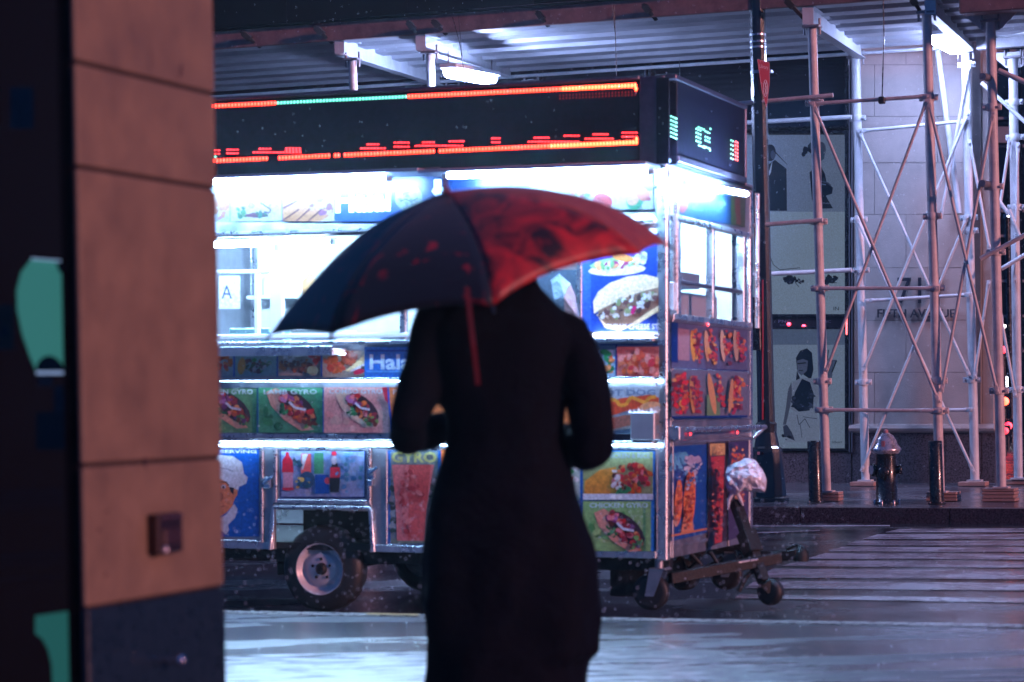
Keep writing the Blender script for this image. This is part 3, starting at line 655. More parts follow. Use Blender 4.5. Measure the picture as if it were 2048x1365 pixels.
sg = thing('shield_sign', 'red pennant shaped sign with white ring mark on the lamp post', 'sign', loc=dpl.on(1528, 160, .12))
SPn = Plane(dpl.on(1528, 160, .14), (LD * .55 - WD).normalized())
pts = [(1515, 119), (1538.5, 126), (1539, 165), (1533, 215), (1524, 180)]
q = MB(); f_ = [SPn.on(x, y, .0) for x, y in pts]; n = 5
q.add(f_ + [p - SPn.n * .006 for p in f_], [(4, 3, 2, 1, 0), (5, 6, 7, 8, 9)] + [(i, (i + 1) % n, n + (i + 1) % n, n + i) for i in range(n)]); q.build('plate', mat('red_sign_face', (.42, .03, .06), .35, var=.1), sg)
A = Art(lambda x, y, o: SPn.on(x, y, o), off=.002)
for p0, p1 in zip(pts, pts[1:] + pts[:1]): A.line([p0, p1], 1.1, (215, 140, 150))
A.text('Library', 1519, 128, 1536.5, 138, (225, 190, 200), .0, dy=4)
for k in range(12):
    t0, t1 = 2 * math.pi * k / 12, 2 * math.pi * (k + 1) / 12
    A.line([(1531 + 4.2 * math.cos(t0), 177 + 17 * math.sin(t0)), (1531 + 4.2 * math.cos(t1), 177 + 17 * math.sin(t1))], 1.2, (230, 210, 220))
A.line([(1529, 164), (1533, 176), (1530, 190)], 1.2, (230, 210, 220)); A.line([(1533, 162), (1530, 178), (1534, 190)], 1.1, (230, 210, 220)); A.build('print', sg)

def bollard(x0, y0, x1, y1, label):
    b = SP.on(x1, y1); pl = Plane(b, -FW); a = pl.on(x0, y0); t_ = thing('bollard', label, 'bollard', loc=b, group='black steel bollards beside the hydrant'); ax = (a - b); h = ax.length
    q = MB(); q.lathe(b, [(.066, 0), (.066, h - .008), (.060, h), (.030, h + .002)], 24, axis=ax); q.build('pipe', blackm, t_)
    q = MB(); q.lathe(b, [(.085, 0), (.082, .012), (.067, .016)], 20, axis=ax); q.build('collar', undermat, t_)
    q = MB()
    for k in range(4): q.lathe(b + LD * (.075 * math.cos(k * 1.57 + .8)) + WD * (.075 * math.sin(k * 1.57 + .8)) + ZZ * .012, [(.008, 0), (.008, .012)], 6)
    q.build('bolt', silver, t_)
bollard(1628, 882, 1632, 1007, 'black steel bollard left of the hydrant by the pink post')
bollard(1870, 882, 1874, 1009, 'black steel bollard right of the hydrant near the corner')
hb = SP.on(1774, 1008); hs = hb.y / FPX; hy = thing('fire_hydrant', 'black fire hydrant with a silver domed bonnet on the far pavement', 'hydrant', loc=hb); HH = lambda y: (1008 - y) * hs
q = MB(); q.lathe(hb, [(.115, 0), (.115, HH(1003)), (.102, HH(1002)), (.100, HH(910)), (.106, HH(906))], 24); q.build('barrel', blackm, hy)
q = MB(); q.lathe(hb, [(.12, HH(908)), (.145, HH(903)), (.148, HH(899)), (.135, HH(896)), (.108, HH(888)), (.095, HH(880)), (.072, HH(872)), (.045, HH(868)), (.04, HH(866))], 28); q.build('bonnet', silver, hy)
q = MB(); q.lathe(hb, [(.028, HH(867)), (.026, HH(861)), (.012, HH(859))], 5); q.build('operating_nut', mat('rusty_pink_nut', (.4, .16, .18), .5), hy)
q = MB(); q.obox(hb + ZZ * HH(888) - WD * .115, LD, WD, ZZ, .016, .01, .03); q.build('tag', mat('rusty_pink_nut', (.4, .16, .18), .5), hy)
for s, r_, dx in ((-1, .062, .10), (1, .05, .10)):
    c_ = hb + ZZ * HH(940) + LD * s * dx; ax = (LD * s - WD * (.9 if s < 0 else -.2)).normalized()
    q = MB(); q.lathe(c_ - ax * .03, [(r_ * .8, 0), (r_ * .8, .05), (r_, .055), (r_, .075), (r_ * .7, .08)], 18, axis=ax); q.build('nozzle', blackm, hy)
    if s < 0:
        q = MB(); q.lathe(c_ + ax * .051, [(r_ * .72, 0), (r_ * .7, .004)], 18, axis=ax); q.build('nozzle_cap', mat('pale_pink_cap', (.6, .45, .46), .4), hy)
c_ = hb + ZZ * HH(945) - WD * .10; q = MB(); q.lathe(c_ + WD * .02, [(.06, 0), (.06, .05), (.045, .06), (.02, .075)], 14, axis=-WD); q.build('front_nozzle', blackm, hy)
q = MB()
for k in range(6): q.lathe(hb + LD * (.115 * math.cos(k * 1.047 + .3)) + WD * (.115 * math.sin(k * 1.047 + .3)), [(.014, 0), (.014, .035), (.008, .04)], 6)
q.build('flange_bolt', silver, hy)

# ------------------------------------------------------------------ near storefront: pillar and shop window
PTH = R(20.9); PX = Vector((math.cos(PTH), -math.sin(PTH), 0)); PY = Vector((math.sin(PTH), math.cos(PTH), 0))
pc = At(166, 805, 5.0); pc.z = 0
# face recedes along PY from the near corner; tile courses are separate slabs
FACE = Plane(pc, PX)
def PF_(px, py, off=0): return FACE.on(px, py, off)
pil = thing('storefront_pillar', 'tan tiled shop pillar with dark granite base in the left foreground', 'pillar', loc=pc)
lean = Vector((.018 - .019 + .0, 0, 0))
def zat(x, y): return PF_(x, y).z
Yfar = (PF_(441, 800) - pc).dot(PY)
zj = [ -.0, (zat(178, 1217) + zat(441, 1175)) / 2, (zat(175, 932) + zat(440, 915)) / 2, (zat(165, 332) + zat(425, 380)) / 2, (zat(163, 123) + zat(421, 190)) / 2, 2.2, 3.4]
for i, (za, zb) in enumerate(zip(zj, zj[1:])):
    q = MB(); gp = .0045; c_ = pc + PY * (Yfar / 2) - PX * .006 + ZZ * ((za + zb) / 2)
    hx, hz = .006, (zb - za) / 2 - (gp if i else .0)
    if i == 0: hx = .009; c_ = c_ + PX * .0
    q.obox(c_, PX, PY, ZZ, hx, Yfar / 2, hz, .004 if i else .008)
    q.build('tile' if i else 'granite_base', tileM if i else basegran, pil)
q = MB(); q.obox(pc + PY * (Yfar / 2) - PX * .013 + ZZ * 1.7, PX, PY, ZZ, .008, Yfar / 2 - .008, 1.7); q.build('joint_core', jointM, pil)
# outlet box
def pbox(x0, y0, x1, y1, off, nm, m, par):
    a = [PF_(x0, y1), PF_(x1, y1), PF_(x1, y0), PF_(x0, y0)]; cz = (a[0].z + a[2].z) / 2; cy_ = ((a[0] - pc).dot(PY) + (a[1] - pc).dot(PY)) / 2
    q = MB(); q.obox(pc + PY * cy_ + ZZ * cz + PX * off / 2, PX, PY, ZZ, off / 2, abs((a[1] - a[0]).dot(PY)) / 2, abs(a[2].z - a[0].z) / 2, .004); return q.build(nm, m, par)
ob = pbox(294, 1024, 343, 1110, .03, 'outlet_box', mat('dark_brown_box', (.03, .015, .018), .3, .3), pil)
pbox(300, 1028, 340, 1040, .034, 'cover_lip', mat('worn_cover', (.16, .09, .11), .25, .6), pil)
pbox(302, 1054, 338, 1092, .036, 'cover_plate', mat('dark_brown_plate', (.05, .025, .03), .35, .2), pil)
c_ = PF_(329, 1101, .034); q = MB(); q.lathe(c_, [(.010, 0), (.010, .006), (.003, .01)], 10, axis=PX); q.build('screw', silver, pil)
c_ = PF_(336, 1320, .02); q = MB(); q.tube(c_ - PX * .02, c_ + PX * .03, .008, 10); q.lathe(c_ + PX * .028, [(.012, 0), (.012, .01), (.005, .014)], 10, axis=PX); q.build('spigot', mat('chrome', (.8, .8, .85), .12, 1), pil)
for x, y, s_ in ((362, 138, 1.0), (290, 925, .5)):
    A = Art(lambda a, b, o: PF_(a, b, o), off=.001); A.line([(x, y - 10), (x + 2, y + 12)], 3, (66, 38, 36)); A.line([(x, y + 12), (x - 6, y + 14)], 2, (66, 38, 36)) if s_ == 1 else None
    A.build('scuff', pil)
A = Art(lambda a, b, o: PF_(a, b, o), off=.001)
for x, y, r_ in ((199, 1060, 4), (214, 1024, 3), (212, 1150, 3)): A.ell(x, y, r_, r_ * .8, 0, (70, 42, 40), jit=.2)
A.build('scuff', pil)
# shop window left of the pillar: frame, glass, mint green logo shape painted as glowing panels
SW = Plane(pc - PX * .015 + PY * .02, -PY)
def Sq(x, y, o=0): return SW.on(x, y, o)
shop = thing('shop_window', 'black framed shop window with glowing mint green panels left of the pillar', 'window', loc=Sq(100, 1400))
def sbox(x0, x1, z0, z1, o0, o1, nm, m, par):
    a, b = Sq(x0, 805, (o0 + o1) / 2), Sq(x1, 805, (o0 + o1) / 2); c_ = (a + b) / 2; c_.z = (z0 + z1) / 2
    q = MB(); q.obox(c_, PX, PY, ZZ, (b - a).length / 2, abs(o1 - o0) / 2, (z1 - z0) / 2, .003); return q.build(nm, m, par)
sbox(137, 160, 0, 3.4, -.03, .012, 'frame', mat('matte_black_frame', (.004, .004, .006), .8, spec=.1), shop); sbox(-900, 135, 0, .04, -.05, .04, 'sill', blackm, shop)
shopG = glassM.copy(); [n for n in shopG.node_tree.nodes if n.type == 'FRESNEL'][0].inputs[0].default_value = 1.16
q = MB(); q.quad(Sq(-900, 1500), Sq(150, 1500), Sq(150, -500), Sq(-900, -500)); q.build('glass', shopG, shop)
sbox(-900, 150, 0, 3.4, -.9, -.88, 'dark_interior_wall', mat('dark_interior', (.002, .002, .004), .9), shop)
mint = mat('mint_glow', (.10, .42, .34), .5, emit=(.10, .46, .34), es=.24)
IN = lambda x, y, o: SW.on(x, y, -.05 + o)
A = Art(IN, off=0); A.poly([(62, 519), (126, 523), (136, 545), (135, 745), (74, 746), (60, 715), (44, 668), (34, 620), (33, 580), (42, 545)], (100, 200, 170)); A.build('mint_panel', shop, m=mint)
A = Art(IN, off=0); A.poly([(70, 1232), (142, 1222), (142, 1372), (105, 1372), (103, 1330), (96, 1300), (84, 1278), (70, 1268)], (100, 200, 170)); A.build('lower_mint_panel', shop, m=mat('mint_glow_low', (.05, .26, .21), .5, emit=(.06, .34, .25), es=.18))
A = Art(IN, off=.006); A.poly([(72, 745), (74, 728), (84, 716), (98, 711), (112, 716), (124, 728), (130, 745)], (4, 5, 8)); A.poly([(112, 525), (133, 523), (133, 548), (118, 545)], (4, 5, 8)); A.rect(76, 752, 105, 772, (90, 66, 60)); A.rect(108, 772, 130, 825, (34, 34, 44)); A.rect(72, 825, 136, 900, (4, 5, 8)); A.build('panel_silhouette', shop)
A = Art(IN, off=.008); A.poly([(62, 516), (122, 521), (122, 524), (62, 519)], (190, 210, 240)); A.poly([(72, 743), (129, 743), (129, 749), (72, 749)], (170, 200, 230)); A.build('painted_edge_glow', shop, m=lamp_mat('pale_edge_glow', (.45, .6, .9), .4))
A = Art(IN, off=.002, dim=.6); A.rect(20, 175, 67, 258, (40, 48, 70))  # window reflection painted as a flat print behind the glass
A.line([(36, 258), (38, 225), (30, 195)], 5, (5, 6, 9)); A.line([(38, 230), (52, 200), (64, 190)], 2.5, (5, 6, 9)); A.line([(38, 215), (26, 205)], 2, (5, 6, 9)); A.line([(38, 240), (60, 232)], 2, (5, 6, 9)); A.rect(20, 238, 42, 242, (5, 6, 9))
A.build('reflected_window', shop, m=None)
A = Art(IN, off=.002); A.rect(-10, 610, 28, 700, (66, 48, 18)); A.poly([(8, 645), (20, 672), (-4, 672)], (12, 10, 10)); A.rect(0, 680, 26, 694, (20, 16, 12)); A.text('STOP', 2, 682, 25, 692, (120, 90, 40), 0); A.build('notice', shop)
A = Art(IN, off=.002)
for y in (985, 992, 999, 1008, 1016, 1112, 1118, 1130, 1160): A.poly([(0, y), (128, y - 8), (128, y - 6.5), (0, y + 1.5)], (34, 32, 44))
A.build('blind_slats', shop)
sbox(-900, 170, 3.4, 4.4, -.05, .02, 'transom_panel', blackm, shop)

# ------------------------------------------------------------------ food cart
CT = R(20.8); cX0, cY0 = (math.cos(CT), -math.sin(CT)), (math.sin(CT), math.cos(CT))
def camv(x, y, z): return RT * x + FW * y + UP * z
CXv, CYv, CZv = camv(cX0[0], cX0[1], 0), camv(cY0[0], cY0[1], 0), camv(0, 0, 1)
CO = CAM + camv(.772, 12.0, -1.042)
CM = frame(CXv, CYv, CZv, CO)
def Fm(px, py, off=0):          # long face (local y = -off)
    O = CO - CYv * off; r = ray(px, py); t_ = (O - CAM).dot(CYv) / r.dot(CYv); P = CAM + r * t_ - CO
    return Vector((P.dot(CXv), P.dot(CYv), P.dot(CZv)))
def Em(px, py, off=0):          # end face (local x = +off)
    O = CO + CXv * off; r = ray(px, py); t_ = (O - CAM).dot(CXv) / r.dot(CXv); P = CAM + r * t_ - CO
    return Vector((P.dot(CXv), P.dot(CYv), P.dot(CZv)))
fx = lambda px, py=800: Fm(px, py).x
fz = lambda py, px=1320: Fm(px, py).z
ey = lambda px: Em(px, 800).y
LEN, WID = 3.1, 1.62
cart = thing('food_cart', 'silver halal food cart covered in food posters with a red dotted light sign', 'food cart', mtx=CM)
def B(name, x0, y0, z0, x1, y1, z1, m, par=None, bev=.003, label=None):
    q = MB(); q.box(x0, y0, z0, x1, y1, z1, bev); o = q.build(name, m, par or cart, local=True)
    if label: o['label'] = label
    return o
Zb, Zm1, Zm2, Zc, Zw, Zs, Zt = .265, fz(888), fz(757), fz(682), fz(452), fz(328), fz(157)
x_arL, x_arR = fx(548), fx(744); Zar = Fm(650, 1018).z
# lower body panels
B('lower_panel', -LEN, 0, Zb, x_arL, .03, Zm1, alud); B('lower_panel', x_arR, 0, Zb, -.055, .03, Zm1, alud); B('lower_panel', x_arL + .002, 0, Zar, x_arR - .002, .03, Zm1, alud)
B('middle_panel', -LEN, .0, Zm1 + .002, -.055, .03, Zc, alud)
B('upper_panel', -LEN, .0, Zw + .002, -.055, .03, Zs, alud)
xw1 = fx(1158)
B('window_side_panel', xw1, .0, Zc + .002, -.055, .03, Zw, alud)
for (x, y) in ((-.055, 0), (-.055, WID - .055), (-LEN - .055, 0), (-LEN - .055, WID - .055)): B('corner_post', x, y - .008, Zb - .01, x + .055, y + .055, Zs, alu, bev=.006)
# rails
def rail(z, h=.018, pr=.02, x0=-LEN, x1=-.058, name='rail', m=alu): return B(name, x0, -pr, z - h / 2, x1, 0.001, z + h / 2, m, bev=.006)
rail(fz(444), .02, .03); rail(Zm2, .016, .055); rail(fz(769), .03, .008, m=alud); rail(Zm1 + .006, .016, .055); rail(fz(876), .022, .010); rail(Zc + .005, .02, .05, name='window_ledge'); rail(fz(898), .012, .016)
rail(Zb + .018, .036, .010, x0=x_arR); rail(Zb + .018, .036, .010, x1=x_arL)
# counter shelf on the left
B('counter_shelf', -LEN, -.17, fz(706), fx(695), -.002, fz(693), whitep, bev=.006); B('counter_lip', -LEN, -.178, fz(708), fx(694), -.172, fz(688), alu)
# far, end and back panels, floor, roof
B('floor', -LEN, .032, Zb, -.06, WID - .03, Zb + .04, undermat); B('roof', -LEN - .03, -.0, Zs + .01, 0, WID, Zs + .03, alud)
B('back_panel', -LEN, WID - .028, Zb + .05, -.06, WID, Zs, alu); B('left_end_panel', -LEN - .03, .06, Zb, -LEN, WID - .06, Zs, alud)
B('end_lower_panel', -.03, .058, Zb, 0, WID - .058, Em(1345, 632).z, alud)
ZeW = Em(1358, 437).z; B('end_upper_panel', -.03, .058, ZeW, 0, WID - .058, Zs, alud)
# wheel arch frame
def apath(pts, r_, nm): q = MB(); q.path([Vector(p) for p in pts], r_, 8); return q.build(nm, alu, cart, local=True)
xl, xr = x_arL, x_arR
apath([(xl - .02, -.01, Zb), (xl + .004, -.012, Zar + .0), (xl + .012, -.012, Zar + .006), (xr - .012, -.012, Zar + .006), (xr - .002, -.012, Zar), (xr + .012, -.01, Zb)], .014, 'arch_trim')
B('arch_liner', xl, .35, Zb, xr, .36, Zar, undermat); B('arch_top', xl, .032, Zar, xr, .35, Zar + .01, undermat)
# wheels
def wheel(cx, cy_, cz, R_, sgn):
    q = MB(); c_ = Vector((cx, cy_, cz)); w2 = .065; ax = Vector((0, 1, 0))
    q.lathe(c_, [(R_ * .60, -w2), (R_ * .72, -w2 - .006), (R_ * .93, -w2 * .85), (R_, -w2 * .5), (R_, w2 * .5), (R_ * .93, w2 * .85), (R_ * .72, w2 + .006), (R_ * .6, w2)], 40, axis=ax, cap0=False, cap1=False)
    o = q.build('wheel', blackr, cart, local=True)
    s_ = -1
    q = MB(); q.lathe(c_, [(R_ * .585, w2 + .008), (R_ * .60, w2 + .012), (R_ * .585, w2 + .006), (R_ * .53, w2 - .006), (R_ * .50, w2 - .03), (R_ * .40, w2 - .035), (R_ * .37, w2 - .02), (R_ * .34, w2 - .015), (R_ * .001, w2 - .018)], 36, axis=(0, -1, 0), cap0=False)
    q.build('rim', mat('white_wheel_rim', (.62, .60, .64), .35, .1, var=.12, scale=15), o, local=True)
    q = MB()
    for k in range(5):
        t_ = 2 * math.pi * k / 5 + .35; q.lathe(c_ + Vector((math.cos(t_), 0, math.sin(t_))) * R_ * .23 + Vector((0, -w2 + .016, 0)), [(.0085, 0), (.0085, .004), (.005, .009)], 8, axis=(0, -1, 0))
    q.lathe(c_ + Vector((0, -w2 + .016, 0)), [(.033, 0), (.033, .006), (.024, .02), (.02, .024)], 18, axis=(0, -1, 0))
    q.build('lug_nut', undermat, o, local=True)
wc = Fm(651, 1137, -.10); wheel(wc.x, .10, wc.z, .228, 1); wheel(wc.x, WID - .1, wc.z - .0, .228, 1)
B('axle', wc.x - .02, .17, wc.z - .02, wc.x + .02, WID - .17, wc.z + .02, undermat)
B('chassis_rail', -LEN, .10, Zb - .07, -.02, .16, Zb, undermat); B('chassis_rail', -LEN, WID - .16, Zb - .07, -.02, WID - .1, Zb, undermat)
B('battery_box', fx(1188) , .25, .05, fx(1268), .6, Zb - .01, undermat); B('water_tank', fx(520), .5, .09, fx(470), 1.1, Zb - .01, undermat)
# casters
def caster(p, R_, nm='caster'):
    q = MB(); c_ = Vector(p); q.lathe(c_, [(R_ * .7, -.028), (R_ * .93, -.026), (R_, -.014), (R_, .014), (R_ * .93, .026), (R_ * .7, .028)], 28, axis=(0, 1, 0)); o = q.build(nm, blackr, cart, local=True)
    q = MB(); q.lathe(c_, [(R_ * .68, -.020), (R_ * .68, .020)], 22, axis=(0, 1, 0)); q.build('hub', alud, o, local=True)
    q = MB()
    for s in (-1, 1): q.add([c_ + Vector((-.022, .036 * s, -.02)), c_ + Vector((.022, .036 * s, -.02)), c_ + Vector((.075, .036 * s, R_ + .02)), c_ + Vector((.0, .036 * s, R_ + .02)), c_ + Vector((-.022, .040 * s, -.02)), c_ + Vector((.022, .040 * s, -.02)), c_ + Vector((.075, .040 * s, R_ + .02)), c_ + Vector((.0, .040 * s, R_ + .02))], [(0, 1, 2, 3), (7, 6, 5, 4), (0, 4, 5, 1), (1, 5, 6, 2), (2, 6, 7, 3), (3, 7, 4, 0)])
    q.box(c_.x, c_.y - .05, c_.z + R_ + .02, c_.x + .09, c_.y + .05, c_.z + R_ + .03, .002); q.tube(c_ + Vector((.04, 0, R_ + .03)), Vector((c_.x + .04, c_.y, Zb - .0)), .022, 10)
    q.build('fork', alud, o, local=True)
cc = Fm(1303, 1192, -.08); caster((cc.x, .08, .092), .092); caster((-.12, WID - .12, .092), .092)
# tongue, coupler and jack
def beam(a, b, w_, h_, nm, m=undermat):
    a, b = Vector(a), Vector(b); d = (b - a).normalized(); s_ = d.cross(Vector((0, 0, 1))).normalized(); q = MB(); q.obox((a + b) / 2, d, s_, s_.cross(d), (b - a).length / 2, w_, h_, .004); return q.build(nm, m, cart, local=True)
beam((-.02, .10, .16), (.38, .74, .235), .02, .028, 'tongue_arm'); beam((-.02, 1.5, .20), (.38, .86, .235), .02, .025, 'tongue_arm'); beam((.16, .40, .215), (.30, .58, .235), .016, .006, 'bright_bar', alu)
beam((.32, .80, .24), (.46, .80, .25), .035, .024, 'coupler'); q = MB(); q.lathe((.48, .80, .215), [(.04, 0), (.042, .03), (.032, .06), (.015, .075)], 14); q.path([(.40, .80, .275), (.45, .80, .30), (.52, .80, .26)], .010); q.build('coupler_socket', undermat, cart, local=True)
jb, jt = Em(1528, 1165, .34), Em(1470, 1003, .14); beam(jb, jt, .026, .026, 'jack_tube'); beam(jb.lerp(jt, .35), jb.lerp(jt, .62), .040, .040, 'jack_sleeve')
jw = Em(1541, 1203, .37); q = MB(); q.lathe((jw.x, jw.y, .068), [(.045, -.03), (.065, -.026), (.07, -.01), (.07, .01), (.065, .026), (.045, .03)], 22, axis=(.25, 1, 0)); q.build('jack_wheel', blackr, cart, local=True)
beam(Vector((jw.x, jw.y, .075)), jb, .034, .03, 'jack_fork')
q = MB(); q.path([jb.lerp(jt, .2), jb + Vector((-.10, 0, .02)), jb + Vector((-.13, -.02, -.05))], .014); q.build('jack_crank', undermat, cart, local=True)
q = MB(); q.lathe((-.2, .95, .12), [(.07, -.05), (.085, -.03), (.085, .03), (.07, .05)], 20, axis=(.2, 1, 0)); q.tube((-.2, .95, .12), (-.1, .95, Zb), .03); q.build('spare_roller', blackr, cart, local=True)
q = MB()
for k in range(5): q.path([(-.25 + k * .1, .62 + .1 * math.sin(k * 2), Zb), (-.2 + k * .1, .66, Zb - .09 - .02 * (k % 2)), (-.12 + k * .11, .64, Zb - .02)], .011, 6)
q.build('hanging_hose', blackr, cart, local=True)
# LED sign box (front and end)
ledb = mat('black_led_panel', (.008, .006, .018), .5, 0, var=.5, scale=25, spec=.15)
framm = mat('dark_led_frame', (.10, .075, .11), .35, .6, var=.3, scale=15)
z0s, z1s = fz(322), fz(160); xe = fx(1283)
sign = B('led_sign', -LEN, -.035, z0s, xe, .05, z1s, ledb, bev=.004)
B('sign_top_cap', -LEN, -.045, z1s + .002, xe, .06, z1s + .02, framm, sign); B('sign_bottom_cap', -LEN, -.05, z0s - .035, xe + .02, .05, z0s - .002, mat('lilac_trim', (.30, .28, .36), .35, .6), sign)
B('sign_under_trim', -LEN, -.03, Zs - .002, -.06, .0, z0s - .036, mat('dark_steel_band', (.05, .06, .08), .35, .5, var=.4, scale=10), sign)
B('sign_corner_column', xe + .002, -.04, z0s - .02, -.008, .06, z1s + .015, framm, sign); B('sign_corner_edge', -.045, -.043, z0s - .02, .02, -.0405, z1s + .005, ledb, sign)
yE = ey(1478)
B('end_sign', -.03, .065, Em(1345, 330).z, .03, yE, Em(1345, 158).z, ledb, bev=.004)
es_ = bpy.data.objects['end_sign']
zb_, zt_ = Em(1345, 330).z, Em(1345, 158).z
B('sign_top_cap', -.03, .0, zt_ - .012, .045, yE + .015, zt_ + .01, framm, es_); B('sign_bottom_cap', -.03, .065, zb_ + .012, .04, yE + .015, zb_ + .045, framm, es_); B('sign_side_cap', -.03, yE, zb_, .04, yE + .02, zt_, framm, es_)
B('sign_box_back', -.5, .065, Zs + .04, -.032, yE, zt_ - .02, framm, es_); B('sign_end_under', -.028, .06, Zs + .0, .01, WID - .0, zb_ - .0, mat('dark_steel_band', (.05, .06, .08), .35, .5, var=.4, scale=10), es_)
def led(mp, dots, r_, m, nm, par, sx=1, sz_=1):
    q = MB()
    for x, y in dots:
        c_ = mp(x, y, .037); n_ = Vector((0, -1, 0)) if mp is Fm else Vector((1, 0, 0)); u_ = Vector((1, 0, 0)) if mp is Fm else Vector((0, 1, 0)); z_ = Vector((0, 0, 1))
        ring = [c_ + u_ * (math.cos(k * 1.0472) * r_ * sx) + z_ * (math.sin(k * 1.0472) * r_ * sz_) for k in range(6)]; tip = c_ + n_ * r_ * .6
        q.add(ring + [tip], [(k, (k + 1) % 6, 6) for k in range(6)])
    o = q.build(nm, m, par, local=True); o['kind'] = 'stuff'; return o
LO = lamp_mat('led_orange', (1, .024, .001), 8); LH = lamp_mat('led_hot_orange', (1, .05, .008), 12); LR = lamp_mat('led_red', (1, .012, .01), 6); LT = lamp_mat('led_teal', (.08, .85, .62), 2.2); LG = lamp_mat('led_green', (.02, 1, .42), 2.2)
def ly(x): return 212.5 + (x - 429) * (171 - 212.5) / (1272 - 429)
def by(x): return 322 + (x - 430) * (285 - 322) / (1274 - 430)
P_ = 6.55
o1, o2, o3, b1, rr = [], [], [], [], []
x = 425.0
while x < 1275:
    (o3 if 555 < x < 815 else o2 if x > 1120 else o1).append((x, ly(x))); x += P_
o2.append((1272, 178)); x = 428.0
gaps = [(534, 541), (545, 556), (662, 667), (682, 686), (867, 878), (992, 997), (1057, 1063)]
while x < 1277:
    if not any(a < x < b for a, b in gaps): (b1 if x > 1100 else o1).append((x, by(x)))
    x += P_
b1 += [(1273, 279)]; b1 = b1
led(Fm, o1, .0082, LO, 'led_dots', sign, 1, 1.5); led(Fm, o2 + b1, .0082, LH, 'led_dots', sign, 1, 1.6); led(Fm, o3, .0070, LT, 'led_dots', sign, 1, 1.3)
segs = [(431, 441, 301), (431, 441, 308), (455, 480, 300), (455, 480, 307), (508, 600, 305), (520, 546, 298), (573, 600, 297), (573, 600, 301), (723, 775, 297), (736, 762, 289), (790, 817, 286), (790, 817, 294), (832, 930, 292), (847, 873, 285), (900, 930, 283), (985, 1000, 277), (985, 1000, 285), (1058, 1157, 284), (1070, 1100, 276), (1130, 1157, 272), (1172, 1230, 278), (1188, 1216, 269), (1246, 1275, 266), (1246, 1275, 274)]
for a, b, y in segs:
    k = a
    while k <= b: rr.append((k, y)); k += P_
led(Fm, rr, .0062, LR, 'led_dots', sign, 1.3, .55)
led(Fm, [(431, 314)], .008, LT, 'led_dots', sign)
rr = []; x = 1120
while x < 1275: rr += [(x, ly(x) + 13), (x, ly(x) + 19)]; x += P_
led(Fm, rr, .003, mat('led_dim', (.1, .01, .02), .4, emit=(1, .01, .03), es=.5), 'led_dots', sign, .6, 1.6)
ge = []
def eb(x0, y0): return [(x0, y0), (x0 + 4, y0 + 1.7), (x0 + 8, y0 + 3.4), (x0 + 11, y0 + 4.7)]
for k in range(6): ge += eb(1342, 233 + k * 8.0)
for k in range(2): ge += eb(1397, 255 + k * 0) ; 
for (dx, dys) in ((1393, (258, 266, 274, 282)), (1411, (263, 274, 281))):
    for y in dys: ge += eb(dx, y)[:3]
ge += eb(1398, 291) + eb(1408, 293) + [(1420, 301), (1421, 258)]
for k in range(5): ge += eb(1462, 281 + k * 9)[:2]
led(Em, ge, .0065, LG, 'led_dots', es_, 1.5, .8)
led(Em, [(1471, 284 + k * 7) for k in range(6)] + [(1475, 286 + k * 7) for k in range(6)], .006, LO, 'led_dots', es_)
# light tubes
def tubeL(a, b, r_, m, nm='light_tube', par=None):
    q = MB(); q.tube(a, b, r_, 10); o = q.build(nm, m, par or cart, local=True)
    d = (b - a).normalized(); 
    for e0_, e1_ in ((a - d * .03, a), (b, b + d * .03)): q = MB(); q.tube(e0_, e1_, r_ * 1.05, 10); q.build('tube_socket', whitep, o, local=True)
    return o
tubeL(Fm(300, 368, .25), Fm(772, 357, .25), .014, tubeM); tubeL(Fm(896, 352, .25), Fm(1296, 343, .25), .014, tubeM); tubeL(Em(1372, 366, .12), Em(1492, 388, .12), .013, tubeM)
tubeL(Fm(1188, 671, .03), Fm(1306, 671, .03), .0085, tube2M)
q = MB(); q.tube(Fm(780, 345, .045), Fm(880, 339, .045), .012); q.tube(Fm(778, 340, .05), Fm(778, 350, .05), .012); q.build('tube_link', framm, cart, local=True)
B('tube_clip', fx(888), -.06, fz(378), fx(876), -.03, fz(345), whitep)
B('light_hood', -LEN, -.29, fz(352, 900) , fx(880), -.052, fz(345, 900), mat('lilac_trim', (.30, .28, .36), .35, .6)); B('light_hood', fx(879), -.29, fz(345, 1200), -.02, -.052, fz(338, 1200), mat('lilac_trim', (.30, .28, .36), .35, .6))
stripM = lamp_mat('added_light_strip', (.42, .68, 1), 48)  # thin glowing strips added to brighten the lower posters
for y_, a_, b_ in ((762, 440, 1316), (891, 300, 1316), (708, 300, 690)):
    q = MB(); q.tube(Fm(a_, y_, .05 if y_ > 720 else .10), Fm(b_, y_, .05 if y_ > 720 else .10), .0030, 8); q.build('added_light_strip', stripM, cart, local=True)
